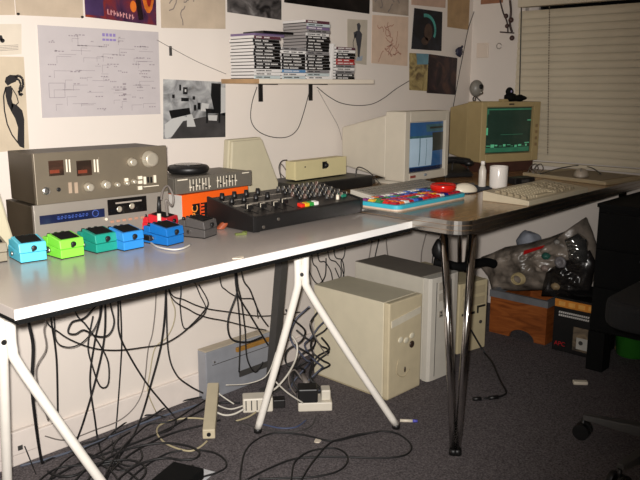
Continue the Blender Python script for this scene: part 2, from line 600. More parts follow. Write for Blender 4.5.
def lady(mb, P):
    # long black figure in a dress, seen from behind, hair blown to one side
    def uv(x, y):
        q = ony(x, y, WY)
        return ((q.x - .870) / .157, (1.250 - q.z) / .270)
    S = lambda pts: [uv(*p) for p in pts]
    patch(mb, P, S([(4, 82), (5, 77.5), (9, 75), (14, 75.5), (17, 78), (15, 82), (10, 84), (7, 86)]), 1)
    stroke(mb, P, S([(14, 77), (18, 76), (21.5, 79), (22.5, 86), (20, 92), (18, 91), (19.5, 96), (22, 94)]), .0075, 1)
    stroke(mb, P, S([(13, 79), (18, 80), (20, 85), (18.5, 90)]), .006, 1, .0005)
    patch(mb, P, S([(4.5, 87), (10.5, 86), (12, 92), (11, 99), (13, 106), (11, 112), (7, 104), (5, 96)]), 1)
    patch(mb, P, S([(11, 103), (16, 105), (22, 111), (24.2, 120), (24.8, 149), (20, 147), (17.5, 143), (18, 128), (15, 119), (11, 112)]), 1)
    stroke(mb, P, S([(5, 88), (3, 96), (4, 110), (7, 124), (12, 135), (18, 143)]), .004, 1)
    stroke(mb, P, S([(11, 88), (16, 96), (18, 103), (16, 105)]), .003, 1)


plain('drawing', 'tan drawing of a slender woman in a long black dress by the amplifier', 'drawing', [(.870, 1.249), (1.030, 1.251), (1.024, .983), (.870, .976)], mat('tan_wash', (198, 182, 158), .7, var=.08, scale=9), lady, [INKB, INK])
GREYS = mat_ramp('poster_greys', [(.32, (30, 28, 28)), (.5, (95, 90, 88)), (.66, (150, 146, 142))], scale=11, rough=.35, seed=8)
plain('poster', 'black and white picture of pale shapes above the compact disc shelf', 'poster', [(1.811, 1.62), (2.085, 1.62), (2.082, 1.419), (1.809, 1.430)], GREYS)
plain('poster', 'wide black poster hung high above the compact discs', 'poster', [(2.099, 1.66), (2.626, 1.66), (2.623, 1.478), (2.099, 1.486)], mat_ramp('poster_night', [(.4, (10, 9, 10)), (.62, (26, 22, 22)), (.8, (52, 44, 40))], scale=7, rough=.3, seed=2))


def stand(mb, P):
    patch(mb, P, [(.46, .10), (.58, .07), (.66, .14), (.62, .24), (.50, .25)], 1)
    patch(mb, P, [(.44, .26), (.60, .24), (.74, .32), (.70, .50), (.66, .66), (.62, .86), (.52, .84), (.50, .62), (.40, .42)], 1)
    patch(mb, P, [(.30, .30), (.46, .26), (.44, .40), (.34, .44)], 1)
    stroke(mb, P, [(.40, .34), (.28, .52), (.30, .70)], .004, 1)
    patch(mb, P, [(.48, .86), (.80, .80), (.74, .92), (.44, .95)], 2)


plain('drawing', 'pale drawing of a dark standing figure beside the compact disc stacks', 'drawing', [(2.475, 1.447), (2.610, 1.451), (2.607, 1.258), (2.477, 1.268)], mat('pale_grey_paper', (182, 172, 156), .7, var=.05), stand, [mat('fig_ink', (62, 62, 66), .7, var=.2), mat('blue_wash', (150, 160, 172), .7, var=.1)])
plain('drawing', 'grey charcoal drawing above the pink sketch', 'drawing', [(2.643, 1.64), (2.909, 1.64), (2.912, 1.488), (2.644, 1.489)], mat('charcoal_paper', (158, 142, 126), .7, var=.12), squiggle(9, 16, .007, box_=(.05, .1, .9, .9)), [INK])
plain('drawing', 'pinkish sketch paper between the dark standing figure and dark blue poster', 'drawing', [(2.644, 1.475), (2.912, 1.483), (2.913, 1.259), (2.642, 1.267)], mat('pink_paper', (208, 182, 160), .7, var=.04), squiggle(12, 16, .004, box_=(.3, .15, .85, .85)), [mat('red_chalk', (176, 128, 112), .8, var=0)])


def arc(mb, P):
    pts = [(.42 + .34 * math.sin(t), .50 - .36 * math.cos(t)) for t in [(-.25 + 2.3 * k / 12) for k in range(13)]]
    stroke(mb, P, pts, .016, 1)
    patch(mb, P, ellipse(.52, .55, .14, .22), 2, .0002)
    patch(mb, P, ellipse(.42, .78, .12, .10), 2, .0002)


plain('poster', 'dark blue picture with a glowing green arc near the room corner', 'poster', [(2.958, 1.527), (3.193, 1.525), (3.196, 1.337), (2.942, 1.339)], mat_ramp('poster_deep', [(.4, (16, 16, 22)), (.7, (34, 38, 48))], scale=8, rough=.35), arc, [mat('arc_green', (70, 150, 140), .4, var=.2), mat('arc_brown', (66, 46, 36), .4, var=.3)])


def sky(mb, P):
    patch(mb, P, [(.35, 0), (1, 0), (1, .28), (.4, .3)], 1)


plain('picture', 'yellow and blue print below the green arc picture', 'picture', [(2.927, 1.320), (3.084, 1.320), (3.080, 1.141), (2.934, 1.147)], mat_ramp('print_yellow', [(.3, (88, 72, 54)), (.5, (150, 132, 88)), (.65, (178, 160, 110))], scale=16, seed=4), sky, [mat('print_blue', (96, 136, 150), .5, var=.15)])
plain('poster', 'dark purple picture beside the yellow print near the room corner', 'poster', [(3.088, 1.320), (3.344, 1.307), (3.338, 1.120), (3.080, 1.132)], mat_ramp('poster_plum', [(.35, (20, 14, 18)), (.55, (48, 32, 36)), (.72, (86, 58, 44)), (.85, (92, 80, 110))], scale=10, rough=.35, seed=6))
plain('drawing', 'brownish paper sheet high in the room corner', 'drawing', [(3.234, 1.68), (3.440, 1.68), (3.439, 1.452), (3.242, 1.456)], mat('brown_paper', (168, 138, 100), .7, var=.1))
plain('drawing', 'pinkish paper strip above the green arc picture', 'drawing', [(2.932, 1.66), (3.218, 1.66), (3.218, 1.546), (2.934, 1.540)], mat('rose_paper', (186, 156, 136), .7, var=.06))
o = MB().box((WX - .002, 1.977, 1.579), (WX - .0002, 2.105, 1.72)).build('drawing', mat('orange_paper', (150, 104, 76), .7, var=.08), world=True)
tag(o, 'orange brown paper at the top of the narrow wall by window', 'drawing', GP)
# pins and small fixings
for (px, py, lab) in ((18, 14, 'tiny dark drawing pin between the two tan sheets'), (82, 17, 'tiny dark drawing pin at the corner of the purple poster')):
    p = ony(px, py, WY - .003)
    tag(MB().cyl(p, p - Vector((0, .006, 0)), .004, .003, n=10).build('drawing_pin', BLACK, world=True), lab, 'pin', 'drawing pins')
p = ony(170, 51, WY)
tag(MB().box((p.x - .004, WY - .006, p.z - .016), (p.x + .004, WY - .0005, p.z + .016)).build('wall_clip', DARKGREY, world=True), 'small dark clip on the bare wall above the bedroom photograph', 'clip')
p = ony(457, 52, WY)
mb = MB()
mb.ball((p.x, WY - .014, p.z), (.028, .012, .024), nu=12, nv=8, warp=lambda d: 1 + .25 * math.sin(9 * d.x) * math.cos(7 * d.z))
mb.cyl((p.x + .01, WY - .012, p.z + .01), (p.x + .03, WY - .012, p.z + .03), .006)
tag(mb.build('wall_clip', mat('navy_clip', (40, 40, 62), .5), world=True), 'dark blue lump clipped to the wall over the purple picture', 'clip')
MBs = MB().box((WX - .008, 2.045, 1.31), (WX - .0005, 2.115, 1.385)).build('light_switch', mat('switch_plate', (222, 206, 190), .4, var=0), world=True, bevel=.003)
tag(MBs, 'pale square switch plate on the narrow wall beside the corner', 'switch')

# hanging ornament beside the window
orn = thing('hanging_ornament', 'dark hanging string of charms and small keys beside the window', 'ornament', (WX - .01, 1.95, 1.40))
mb = MB()
OX = WX - .012
mb.tube(spline([onx(500, 0, OX), onx(503, 12, OX), onx(507, 22, OX), onx(508, 33, OX)]), .004)
mb.tube(spline([onx(510, 0, OX), onx(511, 12, OX), onx(510, 24, OX), onx(512, 32, OX)]), .006)
mb.tube([onx(500, 32, OX), onx(514, 33, OX)], .0035)
mb.build('string', mat('ornament_dark', (64, 48, 44), .5, var=.2), orn, world=True)
for px, py, r in ((506, 16, .012), (511, 20, .014), (507, 26, .011), (512, 38, .013)):
    MB().ball(onx(px, py, OX), r, nu=10, nv=7).build('charm', mat('charm_brown', (70, 46, 40), .4), orn, world=True)
pk = onx(499, 46, OX)
mb = MB()
mb.tube([pk + Vector((0, .014 * math.cos(a), .014 * math.sin(a))) for a in [2 * math.pi * k / 14 for k in range(15)]], .002)
mb.build('ring', STEEL, orn, world=True)

# ================================================================== WALL SHELF AND COMPACT DISCS
SZ = 1.192
sh = thing('wall_shelf', 'narrow white wall shelf holding stacks of compact discs', 'shelf', (2.1, 2.05, SZ - .03))
mb = MB()
mb.box((1.775, 1.945, SZ - .017), (2.412, 2.149, SZ))
mb.build('board', mat('shelf_white', (226, 214, 196), .4, var=.02), sh, world=True, bevel=.0015)
MB().box((1.7725, 1.945, SZ - .0165), (1.7748, 2.149, SZ - .0005)).build('raw_edge', mat('raw_wood', (168, 134, 96), .6, var=.15), sh, world=True)['label'] = 'unpainted brown wood end'
for x in (1.955, 2.235):
    mb = MB()
    mb.box((x, 2.06, SZ - .0205), (x + .02, 2.1445, SZ - .0172))
    mb.box((x, 2.1445, SZ - .085), (x + .02, 2.149, SZ - .0172))
    mb.build('bracket', BLACK, sh, world=True)

CASE_CLEAR = mat('cd_clear', (214, 210, 206), .15, var=0, spec=.6)
CASE_GREY = mat('cd_smoke', (150, 144, 142), .2, var=0)
SP = dict(black=mat('cd_black', (16, 15, 16), .25, var=0), white=mat('cd_white', (220, 216, 212), .3, var=0), grey=mat('cd_grey', (128, 124, 124), .3, var=0),
          red=mat('cd_red', (160, 26, 24), .3, var=0), blue=mat('cd_blue', (84, 130, 172), .3, var=0), pale=mat('cd_pale', (186, 196, 196), .3, var=0), violet=mat('cd_violet', (116, 98, 132), .3, var=0), plum=mat('cd_plum', (88, 50, 60), .3, var=0))
ORD = ['bottom', 'second', 'third', 'fourth', 'fifth', 'sixth', 'seventh', 'eighth', 'ninth', 'tenth', 'eleventh', 'twelfth', 'thirteenth', 'fourteenth', 'fifteenth', 'sixteenth', 'seventeenth', 'eighteenth', 'nineteenth', 'twentieth']
crng = random.Random(11)


def cd_case(x, y, z, w, d, h, colour, label, dark_side=False):
    t = thing('cd_case', label, 'compact disc', (x, y, z), crng.uniform(-.012, .012), 'compact discs on the wall shelf')
    MB().box((0, 0, .0024), (w, d, h - .0003)).build('jewel_case', CASE_GREY if dark_side else CASE_CLEAR, t)
    MB().box((.0008, .0008, 0), (w - .0008, d - .0008, .0023)).build('inner_tray', SP['black'] if not dark_side else DARKGREY, t)
    mb = MB()
    mb.box((.002, -.0006, .0004), (w - .002, .001, h - .0008), 0)
    tx = SP['white'] if colour in ('black', 'plum', 'red', 'violet', 'blue') else SP['black']
    n = crng.randint(2, 3)
    u = .012
    for k in range(n):
        L = crng.uniform(.018, .042)
        if u + L > w - .012: break
        # little groups of letter strokes
        q = u
        while q < u + L:
            s_ = crng.uniform(.0016, .004)
            mb.box((q, -.0010, .0032), (q + s_, -.0005, h - .0036), 1)
            q += s_ + .0014
        u += L + crng.uniform(.006, .014)
    mb.build('spine', [SP[colour], tx], t)
    return t


CH = .0114
stacks = [
    ('first', 1.777, 13, .132, ['pale', 'white', 'white', 'black', 'black', 'black', 'black', 'black', 'black', 'black', 'black', 'black', 'plum']),
    ('second', 1.912, 10, .126, ['pale', 'white', 'blue', 'black', 'black', 'black', 'black', 'black', 'white', 'grey']),
    ('third', 2.041, 19, .132, ['white', 'pale', 'grey', 'black', 'black', 'black', 'black', 'black', 'grey', 'black', 'black', 'black', 'black', 'black', 'white', 'grey', 'violet', 'pale', 'plum']),
    ('fourth', 2.208, 11, .116, ['black', 'black', 'grey', 'white', 'grey', 'red', 'red', 'black', 'black', 'white', 'plum']),
]
for nm, x0, n, w, cols in stacks:
    for k in range(n):
        q = ORD[k] if k < n - 1 else 'topmost'
        cd_case(x0 + crng.uniform(-.002, .002), 1.975 + crng.uniform(-.003, .003), SZ + .0002 + k * CH, w, .124, CH - .0002, cols[k],
                f"{cols[k]} spined compact disc, {q} of the {nm} stack on the wall shelf", dark_side=(nm == 'third' and 9 <= k < 18))
# slim upright white case leaning between the tall and the last stack
t = thing('cd_case', 'slim white case standing upright between third and fourth disc stacks', 'compact disc', (2.183, 1.975, SZ), 0, 'compact discs on the wall shelf')
mb = MB(); mb.hexa([(-.004, 0, .0002), (.008, 0, .0002), (.008, .124, .0002), (-.004, .124, .0002), (.008, 0, .136), (.020, 0, .136), (.020, .124, .136), (.008, .124, .136)])
mb.build('jewel_case', SP['white'], t, bevel=.001)
# loose things on top of the first stack
zt = SZ + 13 * CH
for (x, y, r_, cl, lb, w, k) in ((1.80, 1.99, .10, 'violet', 'violet slim case lying askew on top of the first disc stack', .16, 0), (1.835, 1.985, -.08, 'black', 'black slim case lying on the violet case over first stack', .14, 1)):
    t = thing('cd_case', lb, 'compact disc', (x, y, zt + .0005 + k * .0095), r_, 'compact discs on the wall shelf')
    MB().box((0, 0, 0), (w, .12, .009)).build('jewel_case', SP[cl], t, bevel=.001)

# cables on the wall
def cable(label, pts, r=.003, m=RUBBER, group=None, sub=6, name='cable', n=6):
    o = MB().tube(spline(pts, sub), r * .68, n=n).build(name, m, world=True)
    return tag(o, label, 'cable', group)


def wallpts(pp, y=WY - .006):
    return [ony(px, py, y) for px, py in pp]


cable('thin dark lead hanging in a deep loop below the shelf brackets', wallpts([(257, 87), (252, 103), (251, 120), (258, 131), (272, 137), (287, 137), (297, 130), (303, 115), (309, 93)]), .0026, DARKGREY)
cable('thin dark lead sagging from the shelf bracket towards the yellow print', wallpts([(317, 87), (328, 96), (341, 103), (357, 105.5), (372, 104), (384, 98), (396, 89), (409, 81)]), .0026, DARKGREY)
cable('faint thin lead slanting across the wall from shelf end to the poster', wallpts([(157, 40), (175, 50), (198, 62), (226, 74)]), .0015, CABLE_GREY)
cable('faint thin lead running from under the shelf down to pale monitor', wallpts([(318, 90), (328, 108), (338, 126), (342, 140)]), .0015, CABLE_GREY)
cable('dark cable running down the room corner behind the tan monitor', wallpts([(480, -4), (474, 12), (468, 30), (463, 55), (459, 75), (453, 108), (451, 120)]), .0032, DARKGREY)

# ================================================================== TABLES
T, D = .742, .76
tt = thing('tabletop', 'long white laminate tabletop resting on white metal trestles', 'table', (1.25, 1.75, T - .028))
MB().box((.598, 1.371, T - .022), (1.903, 2.125, T)).build('board', [WHITE_LAM], tt, world=True, bevel=.0015)
MB().box((.5965, 1.3695, T - .0215), (1.9045, 1.3708, T - .0008)).build('edge_strip', WHITE_EDGE, tt, world=True)
MB().box((.603, 1.3725, T - .033), (1.898, 2.12, T - .0222)).build('shadow_gap', BLACK_MATT, tt, world=True)['label'] = 'black board standing in for the shadow gap below the tabletop'  # thin black sheet painting in the shadow gap below the white edge
ZU = T - .0335


def trestle(label, knee, feet, side):
    t = thing('trestle', label, 'trestle', (knee[0], knee[1], 0), 0, 'white trestles under the tabletop')
    K = Vector(knee)
    top = Vector((K.x, K.y, ZU - .012))
    # beam under the board
    MB().box((-.012, -.03, ZU - .012), (.012, .52, ZU)).build('beam', WHITE_METAL, t)
    F = [Vector((fx, fy, 0)) for fx, fy in feet]
    perp = (F[1] - F[0]).normalized()
    for i, f in enumerate(F):
        s_ = perp * (.012 if i else -.012)
        mb = MB()
        p0 = top + s_; p1 = K + s_
        mb.tube(spline([p0, p0.lerp(p1, .5), p1 - Vector((0, 0, -.02)), K.lerp(f, .06) + s_ * .9, K.lerp(f, .5) + s_ * .5, f + Vector((0, 0, .012))], 6), .0125, n=12)
        lg = mb.build('leg', WHITE_METAL, t, world=True)
        MB().cyl(f + Vector((0, 0, .0)), f + Vector((0, 0, .016)), .0140, n=12).build('rubber_foot', BLACK, lg, world=True)
    for dz in (.04, .12):
        c = K + Vector((0, 0, dz)) - Vector((.68, .73, 0)) * .012
        MB().cyl(c, c - Vector((.68, .73, 0)) * .006, .006, n=10).build('bolt', BLACK, t, world=True)
    # the pair of legs on the far side
    for i, f in enumerate(F):
        off = Vector((0, .50, 0)) if side == 'left' else Vector((.0, .36, 0))
        q = f + off
        q.y = min(q.y, 2.10)
        tp = top + Vector((0, .44, 0))
        if side == 'left':
            MB().tube([tp, q + Vector((0, 0, .004))], .0125, n=10).build('leg', WHITE_METAL, t, world=True)
    return t


trestle('white trestle with splayed legs under the tabletop, beside the beige tower', (1.600, 1.571, .55), [(1.567, 1.754), (1.916, 1.424)], 'right')
trestle('white trestle under the corner of the tabletop, below the cyan pedal', (.690, 1.640, .55), [(.747, 1.866), (.972, 1.645)], 'left2')

mb = MB()
mb.hexa([(1.828, 1.965, .0062), (1.862, 1.965, .0062), (1.862, 2.0, .0062), (1.828, 2.0, .0062), (1.798, 1.845, ZU), (1.832, 1.845, ZU), (1.832, 1.880, ZU), (1.798, 1.880, ZU)])
post = thing('support_post', 'dark grey steel post leaning under the tabletop behind white trestle', 'post', (1.84, 1.98, 0))
mb.build('upright', DARKGREY, post, world=True, bevel=.002)
MB().box((1.81, 1.95, 0), (1.875, 2.015, .006)).build('foot_plate', DARKGREY, post, world=True)

# brown formica table with chrome edge
ct = thing('kitchen_table', 'brown topped table with chrome edge band and chrome hairpin legs', 'table', (2.66, 1.65, 0))
X0, X1, Y0, Y1 = 1.905, 3.42, 1.178, 2.125


def rrect(x0, x1, y0, y1, r, n=8):
    out = []
    for cx, cy, a in ((x1 - r, y0 + r, -90), (x1 - r, y1 - r, 0), (x0 + r, y1 - r, 90), (x0 + r, y0 + r, 180)):
        for k in range(n + 1):
            t = R(a + 90 * k / n)
            out.append((cx + r * math.cos(t), cy + r * math.sin(t)))
    return out


FORM = mat_ramp('brown_formica', [(.25, (128, 94, 60)), (.5, (150, 114, 76)), (.75, (170, 134, 92))], scale=7, rough=.16, distortion=2.5, stretch=(1, 7, 1), spec=.5)
MB().prism(rrect(X0 + .003, X1 - .003, Y0 + .003, Y1 - .003, .06), D - .035, D, smooth=False).build('tabletop', FORM, ct, world=True)
mb = MB()
outer = rrect(X0, X1, Y0, Y1, .062); inner = rrect(X0 + .0028, X1 - .0028, Y0 + .0028, Y1 - .0028, .0598)
n = len(outer)
for (za, zb) in ((D - .043, D - .030), (D - .030, D - .014), (D - .014, D + .001)):
    o_ = .0012 if za > D - .035 and za < D - .02 else 0
    Pq = [(x, y, za + .0006) for x, y in outer] + [(x, y, zb - .0006) for x, y in outer] + [(x, y, za + .0006) for x, y in inner] + [(x, y, zb - .0006) for x, y in inner]
    F = []
    for i in range(n):
        j = (i + 1) % n
        F += [(i, j, n + j, n + i), (2 * n + j, 2 * n + i, 3 * n + i, 3 * n + j), (n + i, n + j, 3 * n + j, 3 * n + i), (j, i, 2 * n + i, 2 * n + j)]
    mb.add(Pq, F, 0, False)
mb.build('edge_band', mat('edge_chrome', (186, 182, 176), .26, metal=1.0, var=.02), ct, world=True)['label'] = 'ribbed chrome edge band'
MB().prism(rrect(X0 + .02, X1 - .02, Y0 + .02, Y1 - .02, .06), D - .05, D - .0355).build('apron', BLACK_MATT, ct, world=True)
ZL = D - .05
for (a, b, f) in (((1.935, 1.268), (1.990, 1.196), (1.888, 1.162)), ((3.36, 1.26), (3.27, 1.215), (3.36, 1.20)),
                  ((1.985, 2.04), (2.05, 2.09), (1.965, 2.10)), ((3.37, 2.03), (3.30, 2.08), (3.38, 2.09))):
    f3 = Vector((f[0], f[1], 0))
    lg = MB(); feet_ = []
    for q in (a, b):
        q3 = Vector((q[0], q[1], ZL))
        e = f3 + (q3 - f3).normalized() * 0 + Vector(((q3.x - f3.x), (q3.y - f3.y), 0)).normalized() * .016
        feet_.append(e)
        lg.tube([q3, q3.lerp(e + Vector((0, 0, .02)), .5), e + Vector((0, 0, .012))], .0118, n=14)
    L = lg.build('leg', CHROME, ct, world=True)
    for e in feet_:
        MB().cyl(e, e + Vector((0, 0, .020)), .0148, .0135, n=14).build('rubber_foot', BLACK, L, world=True)

# ================================================================== HI-FI
AMPM = mat('champagne_metal', (116, 106, 90), .42, metal=.35, var=.03)
AMPD = mat('champagne_dark', (70, 60, 46), .5, metal=.2, var=.03)
SILV = mat('silver_knob', (216, 206, 186), .28, metal=.6, var=.02)
BTNW = mat('button_white', (226, 216, 196), .4, var=0)

loc, rot = (.889, 1.845, T + .118), R(-4)
W_, H_ = .396, .136
am = thing('amplifier', 'large champagne grey amplifier with two meters, stacked on cassette deck', 'amplifier', loc, rot)
F = face_at(loc, rot)
MB().box((0, .012, 0), (W_, .178, H_ - .003)).build('case', AMPD, am, bevel=.002)
MB().box((0, 0, 0), (W_, .0118, H_)).build('front_panel', AMPM, am, bevel=.0015)


def panel(par, name, px0, py0, px1, py1, m, proud=.0012, F=F, lab=None, bev=0.0):
    xa, za = F(px0, py0); xb, zb = F(px1, py1)
    o = MB().box((xa, -proud, min(za, zb)), (xb, .0, max(za, zb))).build(name, m, par, bevel=bev)
    if lab: o['label'] = lab
    return o


METER = mat_ramp('meter_glass', [(.35, (44, 34, 28)), (.6, (70, 48, 38))], scale=20, rough=.1, spec=.6)
for a in (48, 76):
    mt = panel(am, 'level_meter', a, 161, a + 16, 175, METER)
    xa, za = F(a + 6, 171); 
    MB().box((xa - .012, -.0018, za - .006), (xa + .014, -.0012, za + .003)).build('glow', mat('meter_glow', (120, 56, 38), .3, var=.1, emit=.03), mt)
    for q in (17.4, 20.4):
        panel(am, 'meter_strip', a + q, 159.5, a + q + 2.2, 172, BTNW, .0014)
panel(am, 'divider', 98.6, 157, 99.6, 174, STEEL, .0012)


def knob(par, px, py, r, dep, m=SILV, F=F, name='knob', base=0.0):
    x, zz = F(px, py)
    mb = MB()
    mb.lathe([(r * 1.12, 0), (r * 1.12, .003), (r, .004), (r * .94, dep - .0015), (r * .86, dep), (r * .5, dep), (.0006, dep)], (x, 0, zz), n=24, axis='-Y')
    return mb.build(name, m, par)


knob(am, 131, 162, .011, .018); knob(am, 149, 159, .0215, .020, SILV, name='volume_knob')
for x, y in ((88, 187), (105, 184.5)):
    knob(am, x, y, .011, .018)
for x, y in ((116.5, 184.5), (126, 183), (133, 181.5)):
    knob(am, x, y, .0065, .014)
jk = knob(am, 46, 191, .0095, .004, STEEL, name='headphone_jack')
knob(am, 58.5, 189.5, .005, .002, BLACK, name='jack_hole')
for a in (68, 74):
    panel(am, 'tone_switch', a, 182.5, a + 4, 193, mat('switch_brown', (160, 140, 120), .4), .002)
for x0, y0, x1, y1 in ((124, 178.5, 127.5, 180.5), (137.5, 176.5, 141.5, 178.5), (137.5, 181, 141.5, 183), (137.5, 186.5, 141.5, 189), (143, 177, 145.5, 183.5), (153, 175.5, 155.5, 182), (143, 186.7, 158, 185.2)):
    xa, za = F(x0, y0); xb, zb = F(x1, y1)
    MB().box((xa, -.006, min(za, zb) - .0012), (xb, 0, max(za, zb) + .0012)).build('button', BTNW, am, bevel=.0008)
for a in (146.8, 150):
    panel(am, 'button', a, 177, a + 1.8, 182.5, BLACK, .004)

loc, rot = (.884, 1.858, T), R(-4)
dk = thing('cassette_deck', 'grey cassette receiver with blue display under the amplifier', 'cassette deck', loc, rot)
F = face_at(loc, rot)
DKM = mat('deck_grey', (150, 142, 132), .42, metal=.3, var=.02)
MB().box((0, .012, .006), (.41, .195, .112)).build('case', AMPD, dk, bevel=.002)
MB().box((0, 0, .004), (.41, .0118, .1165)).build('front_panel', DKM, dk, bevel=.0015)
for x in (.03, .37):
    for y in (.03, .17):
        MB().cyl((x, y, 0), (x, y, .0065), .012).build('foot', BLACK, dk)
xa, za = F(40, 225); xb, zb = F(104, 204.5)
xa2, za2 = F(40, 216)
ds = MB().box((xa, -.0012, za), (xb, 0, za2)).build('display', mat('display_blue', (26, 32, 58), .12, var=.15, emit=.02, emit_rgb=(40, 60, 160)), dk)
mb = MB()
wd = xb - xa; hd = za2 - za
for k in range(9):
    u = xa + wd * (.26 + .055 * k)
    mb.box((u, -.0016, za + hd * .62), (u + wd * .03, -.0012, za + hd * .70))
    mb.box((u, -.0016, za + hd * .36), (u + wd * (.02 + .02 * (k % 3 == 0)), -.0012, za + hd * .46))
mb.box((xa + wd * .25, -.0016, za + hd * .50), (xa + wd * .74, -.0012, za + hd * .53))
ring = [(xa + wd * .85 + .009 * math.cos(a), -.0018, za + hd * .55 + .009 * math.sin(a)) for a in [2 * math.pi * k / 16 for k in range(17)]]
mb.tube(ring, .0012, n=5)
mb.build('display_markings', mat('display_lit', (60, 84, 160), .4, var=0, emit=.08), ds)
xa, za = F(108, 216); xb, zb = F(146, 195.5); xb2, zb2 = F(146, 211)
cw = MB().box((xa, -.0025, za + .001), (xb, 0, zb)).build('cassette_door', mat('cassette_window', (20, 18, 18), .1, var=0, spec=.6), dk, bevel=.001)
for px, py in ((119, 209), (131.5, 206)):
    x, zz = F(px, py)
    MB().lathe([(.0085, 0), (.0085, .001), (.006, .0012), (.0045, .0012), (.0035, .0008), (.0005, .0008)], (x, -.0026, zz), n=18, axis='-Y').build('reel', SILV, cw)
x, zz = F(115, 203.5); x2, z2 = F(141, 199)
MB().box((x, -.0032, zz - .0015), (x2, -.0025, zz + .003)).build('tape_label', mat('tape_label', (150, 140, 130), .5), cw)
x, zz = F(105.5, 219)
MB().cyl((x, 0, zz), (x, -.006, zz), .004).build('button', BTNW, dk)
for k in range(6):
    x, zz = F(112 + 6 * k, 221.5 - k * .9)
    MB().box((x - .006, -.004, zz - .004), (x + .005, 0, zz + .003)).build('button', mat('deck_key', (176, 132, 110), .4), dk, bevel=.0008)

# ------------------------------------------------------------------ effects pedals
PGR = 'row of effects pedals on the white tabletop'


def pedal(name_col, rgb, loc, rot, label, knobs=True, h=1.0, body_dark=False):
    t = thing('effects_pedal', label, 'effects pedal', (loc[0], loc[1], T), rot, PGR)
    t.scale = (1.0, .86, 1.0)
    m = mat('pedal_' + name_col, rgb, .38, var=.02, spec=.5)
    w, d = .066, .108
    mb = MB()
    mb.hexa([(.001, 0, .002), (w - .001, 0, .002), (w, d, .002), (0, d, .002), (.001, 0, .024), (w - .001, 0, .024), (w, d, .033), (0, d, .033)])
    mb.build('body', m, t, bevel=.002)
    mb = MB()
    mb.hexa([(0, -.001, .0255), (w, -.001, .0255), (w, .074, .0315), (0, .074, .0315), (0, .003, .048), (w, .003, .048), (w, .074, .058), (0, .074, .058)])
    tr = mb.build('treadle', m, t, bevel=.002)
    mb = MB()
    mb.hexa([(.008, .010, .0487), (w - .008, .010, .0487), (w - .008, .066, .0565), (.008, .066, .0565), (.008, .010, .0512), (w - .008, .010, .0512), (w - .008, .066, .059), (.008, .066, .059)])
    mb.build('rubber_pad', BLACK_MATT, tr, bevel=.001)
    mb = MB().box((.002, .078, .031), (w - .002, d - .002, .048))
    mb.build('control_panel', mat('pedal_panel', (34, 32, 32), .5) if body_dark else m, t, bevel=.0015)
    for k in range(3):
        MB().lathe([(.0055, 0), (.0055, .003), (.0045, .007), (.0005, .0075)], (.014 + .019 * k, .093, .0482), n=14).build('knob', BLACK, t)
    sc = MB().lathe([(.0062, 0), (.0068, .002), (.0068, .006), (.0055, .007), (.0005, .007)], (w * .52, -.001, .036), n=14, axis='-Y')
    sc.box((w * .52 - .0055, -.0078, .028), (w * .52 - .0005, -.0012, .034))
    sc.build('thumb_screw', BLACK, tr)
    for x, s_ in ((0, -1), (w, 1)):
        MB().cyl((x, .062, .017), (x + s_ * .005, .062, .017), .0055, n=12).build('jack_socket', STEEL, t)
    MB().box((.002, .002, 0), (w - .002, d - .002, .0021)).build('rubber_base', BLACK_MATT, t)
    return t


pedal('cyan', (92, 200, 226), (.778, 1.727), R(-8), 'bright cyan effects pedal at the end of the pedal row')
pedal('lime', (132, 222, 70), (.867, 1.694), R(1), 'lime green effects pedal beside the cyan one')
pedal('teal', (28, 142, 124), (.962, 1.689), R(2), 'teal green effects pedal between lime and blue pedals')
pedal('blue', (44, 132, 206), (1.026, 1.661), R(3), 'blue effects pedal touching the teal one')
pedal('deep', (22, 104, 178), (1.140, 1.628), R(10), 'deep blue effects pedal standing within a curl of white cable')
pedal('dark', (78, 74, 72), (1.272, 1.634), R(18), 'dark grey effects pedal beside the black mixer')
pedal('drab', (136, 126, 108), (.704, 1.784), R(-10), 'drab grey box pedal half out of view beside the cyan pedal', body_dark=True)
pedal('red', (196, 34, 44), (1.236, 1.760), R(25), 'red effects pedal behind the dark grey pedal')

# patch leads between the pedals
for i, (a, b, lab) in enumerate((((.848, 1.790, T + .017), (.862, 1.756, T + .017), 'short black patch lead between the cyan and lime pedals'),
                                 ((.938, 1.757, T + .017), (.955, 1.750, T + .017), 'short black patch lead between the lime and teal pedals'),
                                 ((1.092, 1.725, T + .017), (1.128, 1.690, T + .017), 'short black patch lead between the two blue pedals'))):
    a, b = Vector(a), Vector(b)
    t = thing('patch_lead', lab, 'cable', ((a.x + b.x) / 2, a.y, T), 0, 'patch leads')
    m_ = (a + b) / 2 + Vector((0, .075, .022))
    MB().tube(spline([a, a + Vector((0, .05, .01)), m_, b + Vector((0, .05, .01)), b]), .0032).build('lead', RUBBER, t, world=True)
    for q in (a, b):
        MB().box((q.x - .007, q.y - .006, q.z - .008), (q.x + .007, q.y + .024, q.z + .008)).build('plug', BLACK, t, world=True, bevel=.002)
cable('thin black lead lying along the front of the cassette deck', [(.80, 1.835, T + .004), (.86, 1.828, T + .02), (.93, 1.82, T + .004), (1.0, 1.815, T + .018), (1.08, 1.80, T + .005), (1.16, 1.79, T + .02), (1.22, 1.80, T + .004)], .004)
cable('white cable curled around the deep blue pedal', [onz(146, 229, T + .02), onz(147, 238, T + .004), onz(156, 246, T + .004), onz(171, 249.5, T + .004), onz(182, 248.5, T + .004), onz(190, 245, T + .004)], .0036, CABLE_WHITE)
